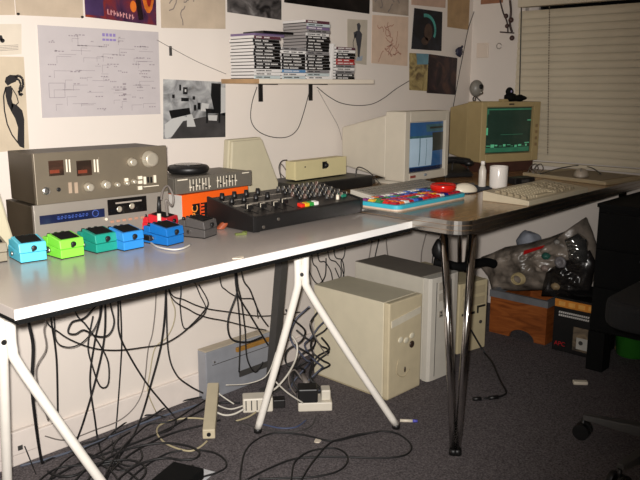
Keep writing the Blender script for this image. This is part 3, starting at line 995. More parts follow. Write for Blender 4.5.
# jack plug standing by the amp and grey loop of lead
jp = thing('jack_plug', 'black jack plug with white tip standing before the amplifier corner', 'plug', (1.232, 1.735, T))
p = ony(159, 214, 1.735); 
MB().cyl((p.x, p.y, T), (p.x, p.y, p.z + .002), .0055).build('tip', BTNW, jp, world=True)
MB().cyl((p.x, p.y, p.z + .002), (p.x + .002, p.y, p.z + .05), .0065, .004).build('barrel', BLACK, jp, world=True)
cable('grey lead looped beside the amplifier and orange box', [ony(161, 200, 1.76), ony(163, 190, 1.775), ony(168, 186, 1.785), ony(173, 196, 1.785), ony(172, 206, 1.78), ony(166, 200, 1.775), ony(167, 212, 1.78), ony(168, 222, 1.785)], .005, CABLE_GREY)

# loudspeakers (a pair of pale wedge boxes)
SPK = mat('speaker_putty', (192, 183, 156), .55, var=.02)


def speaker(label, loc, rot, poly, dep=.05):
    t = thing('loudspeaker', label, 'speaker', loc, rot, 'pale wedge speakers')
    MB().prism_y(poly, 0.012, dep).build('cabinet', SPK, t, bevel=.004)
    cx = sum(p[0] for p in poly) / len(poly); cz = sum(p[1] for p in poly) / len(poly)
    small = [(cx + (x - cx) * .955, cz + (z_ - cz) * .955) for x, z_ in poly]
    MB().prism_y(small, 0, .0118).build('grille', SPK, t, bevel=.006)
    MB().box((.06, .012, 0), (.24, dep - .006, .006)).build('foot', SPK, t)
    return t


speaker('pale wedge shaped speaker against the wall behind the black mixer', (1.672, 2.025, T), 0, [(.014, .004), (.302, .004), (.190, .239), (.036, .237)], .040)
speaker('pale wedge shaped speaker cut off beside the cassette deck', (.565, 1.880, T), 0, [(.045, .004), (.281, .004), (.235, .225), (.075, .225)], .08)

# orange box, equaliser, round black disc player
loc, rot = (1.349, 1.840, T), R(3)
ob = thing('carton', 'orange carton with black printed panel under the equaliser', 'box', loc, rot)
ORG = mat('orange_card', (232, 92, 20), .5, var=.03)
MB().box((0.0006, 0, 0), (.285, .19, .0955)).build('carton_body', ORG, ob, bevel=.001)
MB().box((-.0006, .001, .001), (.0004, .189, .0945)).build('end_panel', mat('white_card', (206, 200, 192), .5), ob)['label'] = 'plain white end'
F = face_at(loc, rot)
xa, za = F(193, 224); xb, zb = F(213, 201)
MB().box((xa, -.0008, .004), (xb, 0, zb)).build('printed_panel', BLACK, ob)
Mx = Matrix.Translation((xa + .020, -.0012, .018)) @ Matrix.Rotation(R(90), 4, 'X') @ Matrix.Rotation(R(90), 4, 'Z')
lettering('lettering', 'PC', mat('print_orange', (240, 150, 60), .5, var=0), ob, .034, Mx, .0003)
mb = MB()
for k in range(4):
    mb.box((xa + .032, -.0014, .020 + .011 * k), (xa + .048, -.0008, .026 + .011 * k))
mb.box((xa + .030, -.0014, .018), (xa + .033, -.0008, .064))
mb.build('print_strokes', mat('print_red', (226, 80, 30), .5, var=0), ob)

loc, rot = (1.336, 1.852, T + .0957), R(0)
eq = thing('equaliser', 'grey graphic equaliser with white sliders on the orange carton', 'equaliser', loc, rot)
F = face_at(loc, rot)
EQM = mat('equaliser_grey', (112, 106, 96), .45, metal=.3, var=.03)
MB().box((0, .01, .003), (.312, .17, .050)).build('case', EQM, eq, bevel=.002)
MB().box((0, 0, .002), (.312, .0098, .052)).build('front_panel', EQM, eq, bevel=.001)
for x in (.02, .29):
    for y in (.02, .15):
        MB().cyl((x, y, 0), (x, y, .0032), .008).build('foot', BLACK, eq)
er = random.Random(3)
for g, x0 in ((0, .055), (1, .165)):
    for k in range(7):
        x = x0 + k * .0125
        MB().box((x - .0012, -.0006, .008), (x + .0012, .0002, .044)).build('slot', BTNW if True else BLACK, eq)
        zz = .024 + er.uniform(-.008, .010)
        MB().box((x - .003, -.006, zz - .0022), (x + .003, 0, zz + .0022)).build('slider', BLACK if k % 2 else BTNW, eq, bevel=.0005)
MB().box((.008, -.0008, .044), (.046, 0, .0475)).build('nameplate', BTNW, eq)
MB().box((.27, -.0008, .0445), (.30, 0, .0475)).build('nameplate', BTNW, eq)

dp = thing('disc_player', 'round black portable disc player lying on the equaliser', 'disc player', (1.462, 1.952, T + .1455))
MB().lathe([(.050, 0), (.062, .004), (.067, .012), (.067, .020), (.062, .026), (.045, .029), (.0005, .030)], n=36).build('body', BLACK, dp)
MB().lathe([(.046, 0), (.047, .0016), (.044, .002), (.0005, .002)], (0, 0, .0285), n=32).build('lid', mat('gloss_black', (14, 14, 14), .2, var=0), dp)

# ------------------------------------------------------------------ mixer
mx = thing('mixing_desk', 'black audio mixer with faders and knobs on the white tabletop', 'mixer', (1.413, 1.585, T), 0)
MW, MDp, FH, BH = .500, .215, .052, .090
MB().hexa([(.010, 0, .004), (MW - .010, 0, .004), (MW - .010, MDp, .004), (.010, MDp, .004), (.010, 0, FH - .004), (MW - .010, 0, FH - .004), (MW - .010, MDp, BH - .006), (.010, MDp, BH - .006)]).build('chassis', BLACK, mx, bevel=.0015)
for x in (0, MW - .0098):
    MB().hexa([(x, -.002, .004), (x + .0096, -.002, .004), (x + .0096, MDp, .004), (x, MDp, .004), (x, -.002, FH), (x + .0096, -.002, FH), (x + .0096, MDp, BH), (x, MDp, BH)]).build('end_cheek', BLACK, mx, bevel=.002)
for x in (.03, MW - .03):
    for y in (.02, MDp - .02):
        MB().cyl((x, y, 0), (x, y, .0045), .011).build('foot', BLACK, mx)
slope = (BH - FH - .002) / MDp


def mp(x, y, h=0.0):
    return Vector((x, y, FH - .004 + slope * y + h))


def mbox(mb, x0, y0, x1, y1, h0, h1, mi=0):
    mb.hexa([mp(x0, y0, h0), mp(x1, y0, h0), mp(x1, y1, h0), mp(x0, y1, h0), mp(x0, y0, h1), mp(x1, y0, h1), mp(x1, y1, h1), mp(x0, y1, h1)], mi)


mb = MB(); mbox(mb, .014, .006, MW - .014, MDp - .004, 0, .0012); mb.build('panel', mat('mixer_panel', (34, 31, 30), .4, var=.05), mx)
mb = MB()
for y in (.105, .112, .160):
    mbox(mb, .02, y, .27, y + .0025, .0012, .0017)
mb.build('panel_lines', mat('panel_line', (170, 162, 150), .4, var=0), mx)
for k in range(4):
    x = .040 + k * .050
    mb = MB(); mbox(mb, x - .0015, .02, x + .0015, .098, .0012, .0018); mb.build('fader_slot', BLACK_MATT, mx)
    fy = (.050, .046, .040, .054)[k]
    mb = MB(); mbox(mb, x - .008, fy, x + .008, fy + .022, .006, .018); mbox(mb, x - .002, fy + .006, x + .002, fy + .014, .0018, .006); f_ = mb.build('fader', BLACK, mx)
    mb = MB(); mbox(mb, x - .0085, fy + .0095, x + .0085, fy + .0118, .006, .0186); mb.build('fader_mark', BTNW, f_)
for k in range(4):
    for j in range(2):
        x = .040 + k * .050; y = .142 + j * .046
        mb = MB(); mb.lathe([(.0085, 0), (.0085, .003), (.0065, .018), (.0005, .0185)], mp(x, y, .0012), n=14); mb.build('knob', BLACK, mx)
for i in range(9):
    for j in range(5):
        x = .280 + i * .0235; y = .050 + j * .034
        if j == 0 and i < 4: continue
        c_ = [DARKGREY, BLACK, mat('knob_brown', (92, 70, 62), .4), BLACK, DARKGREY][(i + j) % 5]
        mb = MB(); mb.lathe([(.0065, 0), (.0065, .003), (.005, .015), (.0005, .0155)], mp(x, y, .0012), n=12)
        k_ = mb.build('knob', c_, mx)
        mb = MB(); q = mp(x, y, .0125); mb.box((q.x - .0007, q.y - .0060, q.z - .004), (q.x + .0007, q.y - .002, q.z + .0035)); mb.build('pointer', BTNW, k_)
for k, (nm, rgb) in enumerate((('red', (220, 40, 24)), ('yellow', (226, 176, 30)), ('green', (40, 150, 60)), ('white', (236, 232, 226)))):
    x = .222 + k * .021
    mb = MB(); mbox(mb, x - .009, .012, x + .009, .030, .0012, .012); mb.build('button', mat('btn_' + nm, rgb, .4, var=0), mx, bevel=.0015)['label'] = nm + ' button'
mb = MB(); mb.lathe([(.006, 0), (.006, .004), (.005, .016), (.0005, .0165)], mp(.405, .030, .0012), n=12); mb.build('knob', BTNW, mx)['label'] = 'white knob'
mb = MB(); mbox(mb, .440, .040, .462, .058, .0012, .010); mb.build('button', mat('btn_teal', (40, 130, 104), .4, var=0), mx, bevel=.0015)['label'] = 'teal button'
F = face_at((1.413, 1.585, T), 0)
for px, py in ((263, 227), (278, 219)):
    x, zz = F(px, py)
    MB().cyl((x, -.0005, zz), (x, -.004, zz), .005, n=12).build('socket', STEEL, mx)
# small bits on the tabletop
mb = MB(); p = onz(222, 229, T)
for k in range(5):
    mb.tube([p + Vector((.012 * math.cos(a) - .005 + k * .004, .010 * math.sin(a), .004 + .003 * k)) for a in [2 * math.pi * q / 12 for q in range(13)]], .003, n=6)
tag(mb.build('cable_coil', mat('copper_coil', (150, 74, 44), .45), world=True), 'small reddish coil of wire between dark pedal and mixer', 'wire')
p = onz(241, 235, T)
mb = MB(); mb.box((p.x - .018, p.y - .005, T), (p.x + .016, p.y + .005, T + .007), rot=-.4); mb.box((p.x + .004, p.y - .007, T + .0005), (p.x + .02, p.y + .002, T + .010), rot=.3)
tag(mb.build('plastic_clip', mat('olive_bit', (96, 104, 50), .5), world=True, bevel=.001), 'small olive green plastic bit before the mixer corner', 'clip')
p = onz(239, 258, T)
tag(MB().prism([(p.x + .016 * math.cos(a) * (1 + .3 * math.sin(3 * a)), p.y + .010 * math.sin(a)) for a in [2 * math.pi * k / 12 for k in range(12)]], T + .0002, T + .0022).build('paper_scrap', PALE, world=True), 'scrap of pale paper near the tabletop front edge', 'paper')

# ------------------------------------------------------------------ black case and ivory box behind mixer
bc = thing('equipment_case', 'flat black equipment case behind the mixer, under the ivory box', 'case', (1.935, 1.905, D), 0)
MB().box((0, 0, 0), (.43, .215, .046)).build('shell', BLACK, bc, bevel=.006)
MB().hexa([(.4305, .02, 0), (.52, .06, 0), (.52, .16, 0), (.4305, .20, 0), (.4305, .02, .044), (.52, .06, .012), (.52, .16, .012), (.4305, .20, .044)]).build('end_cap', mat('slate', (84, 82, 80), .5), bc, bevel=.002)['label'] = 'tapered slate grey end'
loc = (1.992, 1.985, D + .0465)
ib = thing('ivory_box', 'long ivory electronics box with one black knob on a black case', 'box', loc, R(1))
MB().box((0, .006, .005), (.302, .055, .076)).build('case', IVORY, ib, bevel=.002)
MB().box((0, 0, .004), (.302, .0058, .077)).build('front_panel', IVORY, ib, bevel=.001)
for x in (.03, .27):
    for y in (.015, .042):
        MB().cyl((x, y, 0), (x, y, .0052), .008).build('foot', BLACK, ib)
F = face_at(loc, R(1))
x, zz = F(324.5, 165)
kb = MB().box((x - .013, -.002, zz - .014), (x + .013, 0, zz + .014)).build('knob_plate', BLACK, ib)
MB().lathe([(.010, 0), (.010, .010), (.008, .014), (.0005, .0145)], (x, -.002, zz), n=18, axis='-Y').build('knob', BLACK, kb)
x, zz = F(305, 167)
MB().cyl((x, 0, zz), (x, -.002, zz), .003).build('hole', DARKGREY, ib)
for i, (pp, lb) in enumerate(((([(286, 170), (281, 164), (280, 172), (284, 177)]), 'grey lead bent over at the end of the ivory box'),
                              (([(287, 160), (282, 161), (279, 167), (281, 178)]), 'dark lead drooping from the end of the ivory box'))):
    cable(lb, [ony(px, py, 2.02 + .02 * i) for px, py in pp], .003, CABLE_GREY if i == 0 else RUBBER)
cable('thin dark lead arching up beside the pale monitor base', [ony(356, 182, 1.93), ony(356, 171, 1.93), ony(359, 167, 1.93), ony(368, 171, 1.92), ony(376, 179, 1.91), ony(382, 186, 1.90)], .003, DARKGREY)

# ================================================================== ON THE BROWN TABLE
# pale monitor
m1 = thing('crt_monitor', 'pale beige tube monitor with a blue desktop on screen', 'monitor', (2.418, 1.785, D), 0)
MONP = mat('monitor_pale', (196, 187, 170), .5, var=.02)
bw, bh, z0 = .318, .282, .022
SCR = (.034, .292, .054, .262)      # x0,x1,z0,z1 of the tube opening
mb = MB()
x0, x1, za, zb = SCR
mb.box((0, 0, z0), (x0, .10, z0 + bh)); mb.box((x1, 0, z0), (bw, .10, z0 + bh)); mb.box((x0, 0, z0), (x1, .10, za)); mb.box((x0, 0, zb), (x1, .10, z0 + bh))
mb.box((x0, .02, za), (x1, .10, zb))
mb.build('bezel', MONP, m1, bevel=.003)
MB().hexa([(.006, .1005, z0 + .006), (bw - .006, .1005, z0 + .006), (bw - .05, .345, .066), (.004, .345, .066), (.006, .1005, z0 + bh - .012), (bw - .006, .1005, z0 + bh - .012), (bw - .05, .345, .232), (.004, .345, .232)]).build('rear_housing', MONP, m1, bevel=.008)
MB().lathe([(.115, 0), (.115, .007), (.075, .012), (.070, .0215)], (bw / 2, .14, 0), n=28).build('swivel_base', MONP, m1)


def curved_screen(par, x0, x1, z0_, z1_, y, sag, m, name='screen', extra=None, cells=()):
    n, k = 16, 12
    mb = MB()
    P = []
    for j in range(k + 1):
        for i in range(n + 1):
            u, v = i / n, j / k
            yy = y - sag * (1 - (2 * u - 1) ** 2) * (1 - .6 * (2 * v - 1) ** 2)
            P.append((x0 + (x1 - x0) * u, yy, z0_ + (z1_ - z0_) * v))
    Fq = [(j * (n + 1) + i, j * (n + 1) + i + 1, (j + 1) * (n + 1) + i + 1, (j + 1) * (n + 1) + i) for j in range(k) for i in range(n)]
    mb.add(P, Fq, 0, True)

    def pt(u, v, lift):
        yy = y - sag * (1 - (2 * u - 1) ** 2) * (1 - .6 * (2 * v - 1) ** 2)
        return (x0 + (x1 - x0) * u, yy - lift, z0_ + (z1_ - z0_) * v)
    for (ua, va, ub, vb, mi, lift) in cells:
        for i in range(6):
            for j in range(6):
                a, b = ua + (ub - ua) * i / 6, ua + (ub - ua) * (i + 1) / 6
                c, d = va + (vb - va) * j / 6, va + (vb - va) * (j + 1) / 6
                mb.add([pt(a, c, lift), pt(b, c, lift), pt(b, d, lift), pt(a, d, lift)], [(0, 1, 2, 3)], mi, True)
    return mb.build(name, m, par)


S_BLUE = mat('screen_blue', (38, 72, 108), .12, var=.15, emit=.13, emit_rgb=(60, 110, 165))
S_WIN = mat('screen_window', (150, 170, 184), .12, var=.03, emit=.20, emit_rgb=(170, 190, 205))
S_DARK = mat('screen_dark', (38, 46, 44), .12, var=.3, emit=.06)
S_TEAL = mat('screen_teal', (50, 80, 86), .12, var=.3, emit=.15, emit_rgb=(70, 110, 120))
S_NAVY = mat('screen_navy', (20, 30, 52), .12, var=0, emit=.1, emit_rgb=(30, 50, 90))
curved_screen(m1, x0 + .003, x1 - .003, za + .003, zb - .003, .012, .013, [S_BLUE, S_WIN, S_DARK, S_TEAL, S_NAVY],
              cells=[(.0, .10, .62, .70, 1, .0006), (.0, .68, .62, .73, 3, .0009), (.26, .12, .28, .68, 3, .0012), (.44, .12, .45, .66, 3, .0012), (.62, .40, 1, .78, 2, .0007), (.45, .80, .98, .95, 3, .0006), (.0, .0, 1, .08, 4, .0006), (.55, .86, .98, .90, 2, .001)])
MB().box((.04, -.003, z0 + .012), (.075, 0, z0 + .022)).build('badge', mat('badge_red', (140, 70, 60), .4), m1)
MB().ball((bw / 2 - .01, 0, z0 + .018), (.012, .004, .006), nu=14, nv=8).build('button', mat('button_grey', (128, 134, 140), .4), m1)

# tan monitor
MONT = mat('monitor_tan', (172, 152, 108), .5, var=.03)
loc, rot = (3.062, 1.822, D), R(-22)
m2 = thing('crt_monitor', 'tan tube monitor with a dark green screen by the window', 'monitor', loc, rot)
bw, bh, z0 = .350, .282, .050
x0, x1, za, zb = .032, .310, .088, .310
mb = MB()
mb.box((0, 0, z0), (x0, .11, z0 + bh)); mb.box((x1, 0, z0), (bw, .11, z0 + bh)); mb.box((x0, 0, z0), (x1, .11, za)); mb.box((x0, 0, zb), (x1, .11, z0 + bh)); mb.box((x0, .022, za), (x1, .11, zb))
mb.build('bezel', MONT, m2, bevel=.003)
MB().hexa([(.003, .1105, z0 + .003), (bw - .006, .1105, z0 + .003), (bw - .12, .275, z0 + .02), (.012, .275, z0 + .02), (.003, .1105, z0 + bh - .003), (bw - .006, .1105, z0 + bh - .003), (bw - .12, .275, z0 + bh - .03), (.012, .275, z0 + bh - .03)]).build('rear_housing', MONT, m2, bevel=.006)
MB().box((.02, .01, 0), (bw - .02, .20, .0498)).build('plinth', mat('plinth_brown', (70, 44, 36), .5, var=.1), m2, bevel=.002)['label'] = 'reddish brown plinth'
G0 = mat('crt_green', (40, 56, 48), .12, var=.1, emit=.11, emit_rgb=(40, 74, 58))
G1 = mat('crt_green_bright', (84, 180, 130), .3, var=0, emit=.24, emit_rgb=(110, 190, 150))
G2 = mat('crt_green_mid', (52, 110, 84), .3, var=.2, emit=.22, emit_rgb=(56, 120, 90))
sr = random.Random(2)
cells = [(.02, .02, .98, .12, 2, .0006), (.0, .94, 1, .97, 2, .0006)]
for k in range(11):
    u = .03 + k * .085
    cells.append((u, .12 + sr.uniform(0, .05), u + sr.uniform(.04, .08), .15 + sr.uniform(0, .06), 1, .0009))
cells += [(.0, .40, .05, .56, 1, .0009), (.02, .85, .06, .95, 2, .001), (.90, .70, 1, .72, 1, .0009), (.86, .20, .98, .22, 1, .001), (.3, .40, .8, .41, 2, .0008), (.0, .60, .03, .86, 2, .0008)]
curved_screen(m2, x0 + .003, x1 - .003, za + .003, zb - .003, .014, .014, [G0, G1, G2], cells=cells)
MB().box((bw / 2 - .018, -.002, z0 + bh - .015), (bw / 2 + .012, 0, z0 + bh - .007)).build('badge', AMPD, m2)
for k in range(4):
    MB().box((bw - .026, -.002, .12 + k * .03), (bw - .012, 0, .135 + k * .03)).build('button', mat('button_tan', (140, 116, 80), .4), m2, bevel=.001)
MZ = D + z0 + bh
M2 = Matrix.Translation(loc) @ Matrix.Rotation(rot, 4, 'Z')

# webcam on tan monitor
p = M2 @ Vector((.06, .13, z0 + bh - .002)); 
wc = thing('webcam', 'round grey webcam perched on the tan monitor', 'webcam', (p.x, p.y, MZ - .003), R(-19))
GREYP = mat('webcam_grey', (128, 124, 116), .4, var=.03)
mb = MB()
for a in (-.024, 0, .024):
    mb.tube(spline([(a, .01 - abs(a), .001), (a * .6, .004, .018), (0, .004, .034)]), .0028)
mb.build('stand', DARKGREY, wc)
MB().ball((0, 0, .066), (.034, .030, .040), nu=20, nv=14).build('head', GREYP, wc)
MB().lathe([(.012, 0), (.012, .004), (.008, .005), (.0005, .004)], (.004, -.029, .074), n=18, axis='-Y').build('lens', BLACK, wc)
MB().ball((.012, -.026, .046), (.008, .005, .008), nu=10, nv=7).build('button', STEEL, wc)

# small black object lying on the tan monitor
p = M2 @ Vector((.225, .05, z0 + bh))
tj = thing('toy_figure', 'small black lumpy figure lying on top of the tan monitor', 'figurine', (p.x, p.y, MZ + .0005), R(-19))
mb = MB()
mb.ball((-.03, .0, .046), (.020, .018, .022), nu=14, nv=10)
mb.ball((-.022, .0, .020), (.034, .024, .022), nu=14, nv=10, warp=lambda d: 1 + .1 * math.sin(7 * d.x + 3 * d.z))
mb.ball((.030, .0, .016), (.045, .022, .016), nu=14, nv=10, warp=lambda d: 1 + .12 * math.sin(8 * d.x))
mb.build('body', BLACK_MATT, tj)
MB().box((-.075, -.01, 0), (-.040, .024, .012)).build('stand', MONT, tj, bevel=.002)
MB().ball((-.034, -.018, .048), (.005, .003, .006), nu=8, nv=6).build('eye', mat('violet_dot', (150, 140, 180), .4), tj)

# toy keyboard / tray of coloured keys
tk = thing('toy_keyboard', 'cyan toy keyboard crowded with red, blue and white keys', 'toy keyboard', (1.924, 1.442, D), R(0))
CY = mat('toy_cyan', (60, 178, 200), .4, var=.02)
MB().prism(rrect(0, .425, 0, .190, .028), .006, .020).build('base', CY, tk, bevel=.002)
MB().prism(rrect(.003, .422, .003, .187, .028), 0, .0058).build('bottom_plate', mat('toy_cream', (210, 190, 170), .5), tk)
kcol = {c: mat('key_' + c, rgb, .4, var=0) for c, rgb in dict(red=(206, 30, 28), white=(228, 222, 216), navy=(34, 34, 120), blue=(60, 110, 200), violet=(130, 60, 120), yellow=(226, 180, 50), green=(40, 130, 70), crimson=(170, 22, 44), orange=(226, 110, 40), black=(36, 34, 40)).items()}
rows = [['crimson', 'orange', 'white', 'crimson', 'blue', 'navy', 'red', 'crimson', 'red', 'red', 'white', 'navy', 'crimson', 'crimson', 'crimson'],
        ['red', 'orange', 'violet', 'red', 'violet', 'green', 'green', 'white', 'violet', 'red', 'yellow', 'red', 'navy', 'black', 'green'],
        ['green', 'red', 'violet', 'crimson', 'violet', 'red', 'red', 'crimson', 'red', 'yellow', 'orange', 'violet', 'black', 'navy', 'yellow'],
        ['yellow', 'green', 'black', 'green', 'blue', 'green', 'navy', 'blue', 'navy', 'blue', 'black', 'navy', 'blue', 'green', 'yellow'],
        ['violet', 'white', 'orange', 'violet', 'white', 'white', 'violet', 'white', 'white', 'blue', 'white', 'white', 'blue', 'navy', 'black']]
for j, row in enumerate(rows):
    for i, c in enumerate(row):
        x = .014 + i * .0266; y = .020 + j * .032
        MB().hexa([(x, y, .0202), (x + .0235, y, .0202), (x + .0235, y + .026, .0202), (x, y + .026, .0202), (x + .003, y + .003, .027), (x + .0205, y + .003, .027), (x + .0205, y + .023, .027), (x + .003, y + .023, .027)]).build('key', kcol[c], tk)
# pale keyboard behind it
pk_ = thing('keyboard', 'pale grey computer keyboard lying before the pale monitor', 'keyboard', (2.06, 1.655, D), R(-1))
MB().hexa([(0, 0, 0), (.44, 0, 0), (.44, .115, 0), (0, .115, 0), (0, 0, .016), (.44, 0, .016), (.44, .115, .030), (0, .115, .030)]).build('base', GREYCASE, pk_, bevel=.003)
for j in range(4):
    for i in range(20):
        x = .012 + i * .021; y = .010 + j * .025; zz = .0175 + (y / .115) * .014
        MB().box((x, y, zz - .001), (x + .018, y + .020, zz + .003)).build('key', mat('key_drab', (128, 122, 112), .5, var=.02), pk_)
# red bowl-like lid and pale mouse
p = onz(443, 190.5, D + .034)
rd = thing('red_tub', 'shiny red shallow tub resting on the end of toy keyboard', 'tub', (p.x, p.y, D + .0315))
MB().lathe([(.030, 0), (.042, .003), (.047, .014), (.047, .024), (.044, .027), (.041, .022), (.0005, .020)], n=30).build('tub', mat('gloss_red', (206, 30, 20), .2, var=.02), rd)
MB().lathe([(.022, 0), (.022, .003), (.0005, .004)], (0, 0, .0198), n=24).build('inset', mat('dull_red', (150, 22, 18), .4), rd)
mpd = thing('mouse_pad', 'dark blue mouse pad beside the red tub', 'mouse pad', (2.545, 1.60, D), R(4))
MB().box((-.115, -.10, 0), (.125, .10, .004)).build('pad', mat('pad_blue', (34, 50, 66), .7, var=.08), mpd, bevel=.0015)


def mouse(label, loc, rot, m, s=1.0):
    t = thing('computer_mouse', label, 'mouse', loc, rot)
    mb = MB()
    mb.ball((0, 0, .004 * s), (.034 * s, .058 * s, .034 * s), nu=20, nv=12)
    for i, v in enumerate(mb.v):
        if v[2] < 0: mb.v[i] = (v[0], v[1], 0)
    mb.build('shell', m, t)
    MB().box((-.001, -.045 * s, .026 * s), (.001, -.010 * s, .038 * s)).build('button_gap', DARKGREY, t)
    return t


p = onz(463, 190, D + .012)
mouse('cream computer mouse on the blue pad beside the red tub', (p.x + .01, p.y, D + .0042), R(55), mat('mouse_cream', (232, 222, 200), .35, var=.01), .9)

# beige keyboard
kb = thing('keyboard', 'large beige computer keyboard near the brown table front edge', 'keyboard', (2.327, 1.184, D), R(-1))
KB = mat('kbd_beige', (198, 186, 160), .5, var=.02)
KB2 = mat('kbd_key', (196, 182, 152), .5, var=.02)
KB3 = mat('kbd_key_dark', (158, 144, 118), .5, var=.02)
MB().hexa([(0, 0, 0), (.470, 0, 0), (.470, .185, 0), (0, .185, 0), (0, 0, .018), (.470, 0, .018), (.470, .185, .036), (0, .185, .036)]).build('base', KB, kb, bevel=.003)
kmax = 0
for j in range(5):
    for i in range(19):
        if kmax >= 96: break
        gx = .014 + i * .0188 + (.012 if i > 13 else 0) + (.008 if i > 16 else 0)
        if gx > .446: continue
        y = .018 + j * .0262; zz = .018 + y / .185 * .018
        if j == 0 and 3 < i < 10:
            if i == 4:
                MB().box((gx, y, zz - .001), (gx + 6 * .0188 - .002, y + .017, zz + .008)).build('space_bar', KB2, kb, bevel=.001)
            continue
        if i == 14 and j in (2,): continue
        MB().hexa([(gx, y, zz - .001), (gx + .0174, y, zz - .001), (gx + .0174, y + .021, zz), (gx, y + .021, zz), (gx + .0022, y + .003, zz + .010), (gx + .0152, y + .003, zz + .010), (gx + .0152, y + .018, zz + .011), (gx + .0022, y + .018, zz + .011)]).build('key', KB3 if (i in (0, 12, 13) or i > 13) else KB2, kb)
        kmax += 1
# mug, white bottle
p = onz(498, 188, D)
mg = thing('mug', 'white mug standing behind the beige keyboard', 'mug', (p.x, p.y, D), R(20))
CER = mat('white_ceramic', (240, 234, 226), .2, var=0)
MB().lathe([(.030, 0), (.034, .003), (.036, .012), (.0365, .088), (.0355, .090), (.033, .088), (.032, .010), (.0005, .007)], n=32).build('cup', CER, mg)
MB().tube(spline([(.034, .0, .072), (.054, 0, .072), (.062, 0, .052), (.056, 0, .030), (.034, 0, .024)]), .005, n=8).build('handle', CER, mg)
p = onz(485, 190, D)
bt = thing('bottle', 'narrow white bottle standing beside the white mug', 'bottle', (p.x + .06, p.y + .05, D))
MB().lathe([(.014, 0), (.015, .003), (.015, .070), (.010, .085), (.007, .092)], n=24).build('body', mat('bottle_white', (214, 206, 194), .35, var=.01), bt)
MB().lathe([(.0085, 0), (.0085, .014), (.006, .016)], (0, 0, .0925), n=18).build('cap', CER, bt)
# black phone / cable heap between the monitors
ph = thing('telephone', 'black telephone with a looped lead between the two monitors', 'telephone', (2.885, 1.86, D), R(-30))
mb = MB(); mb.hexa([(-.07, -.07, 0), (.07, -.07, 0), (.07, .08, 0), (-.07, .08, 0), (-.07, -.07, .022), (.07, -.07, .022), (.07, .08, .055), (-.07, .08, .055)])
mb.build('base', BLACK, ph, bevel=.006)
mb = MB(); mb.tube(spline([(-.085, -.01, .062), (-.06, .0, .068), (0, .0, .074), (.06, .0, .068), (.085, -.01, .062)]), .016, n=10)
mb.ball((-.08, -.01, .058), (.024, .024, .016)); mb.ball((.08, -.01, .058), (.024, .024, .016))
mb.build('handset', BLACK, ph)
cable('black lead rising in a small hoop above the telephone', [ony(452, 172, 1.84), ony(453, 163, 1.84), ony(459, 159, 1.84), ony(466, 163, 1.83), ony(469, 171, 1.82), ony(474, 176, 1.80)], .004)

# drawing tablet and its mouse at the window end
tb = thing('drawing_tablet', 'thin pale drawing tablet at the window end of brown table', 'tablet', (3.035, 1.205, D), R(-11))
TBM = mat('tablet_beige', (168, 150, 118), .5, var=.03)
MB().box((0, 0, 0), (.345, .43, .013)).build('board', TBM, tb, bevel=.004)
MB().box((.03, .05, .0132), (.32, .36, .0145)).build('drawing_area', mat('tablet_area', (118, 100, 74), .45, var=.05), tb)
MB().box((.001, .004, .0132), (.018, .426, .0150)).build('edge_rib', mat('tablet_rib', (196, 182, 152), .45), tb)
p = onz(581, 176, D + .016)
mouse('pale mouse lying on the drawing tablet', (p.x, p.y, D + .0148), R(-70), mat('mouse_grey', (178, 166, 150), .4, var=.02), .95)
cable('dark lead arching over the drawing tablet behind its mouse', [onz(540, 174, D + .02), onz(553, 170, D + .022), onz(566, 167, D + .03), onz(579, 165.5, D + .03), onz(592, 168, D + .026), onz(601, 174, D + .02)], .004, DARKGREY)
for k, (a, lb) in enumerate(((0, 'pale grey lead looped at the foot of the tan monitor'), (5, 'second pale lead loop beside the tan monitor base'))):
    cable(lb, [onz(528 + a, 172, D + .03), onz(531 + a, 166, D + .04), onz(536 + a, 164, D + .045), onz(538 + a, 169, D + .03), onz(534 + a, 173, D + .02), onz(530 + a, 169, D + .035)], .003, CABLE_GREY)
sb = thing('power_adapter', 'small black adapter behind the beige keyboard', 'adapter', (2.86, 1.50, D), R(-20))
MB().box((-.055, -.03, 0), (.055, .03, .028)).build('body', BLACK, sb, bevel=.004)
MB().box((-.02, -.0315, .008), (.02, -.03, .020)).build('sticker', DARKGREY, sb)

# ================================================================== UNDER THE TABLES
# beige tower
def vents(mb, x, y0, y1, z0, n, dz, mi):
    for k in range(n):
        mb.box((x - .0006, y0, z0 + k * dz), (x + .0006, y1, z0 + k * dz + dz * .4), mi)


t1 = thing('computer_tower', 'beige computer tower standing beside the white trestle leg', 'computer', (2.075, 1.584, 0), R(-1.1))
MB().box((0, .028, .004), (.203, .392, .381)).build('case', mat('tower_beige', (212, 202, 176), .5, var=.02), t1, bevel=.003)
BZ = mat('tower_bezel', (206, 192, 160), .45, var=.03)
MB().box((0, 0, .002), (.203, .0278, .381)).build('front_bezel', BZ, t1, bevel=.005)
mb = MB(); mb.hexa([(.012, -.003, .285), (.190, -.003, .305), (.190, 0, .305), (.012, 0, .285), (.012, -.003, .312), (.190, -.003, .332), (.190, 0, .332), (.012, 0, .312)])
mb.build('drive_slot', mat('slot_pale', (214, 206, 186), .4), t1)
mb = MB()
for k in range(3):
    mb.ball((.07 + .035 * k, -.001, .225 - .01 * (k % 2)), (.016, .003, .012), nu=12, nv=6)
mb.build('blank_stickers', mat('sticker_pale', (222, 214, 190), .5), t1)
MB().lathe([(.014, 0), (.014, .003), (.009, .005), (.0005, .0045)], (.140, 0, .190), n=20, axis='-Y').build('power_button', mat('power_dark', (58, 44, 36), .4), t1)
MB().ball((.100, -.001, .098), (.005, .004, .012), nu=10, nv=7).build('key_lock', mat('lock_dark', (70, 58, 46), .4), t1)
mb = MB(); mb.tube(spline([(.06, -.0008, .15), (.05, -.0008, .10), (.09, -.0008, .07), (.13, -.0008, .09)]), .0016, n=5); mb.build('trim_line', BEIGE_D, t1)
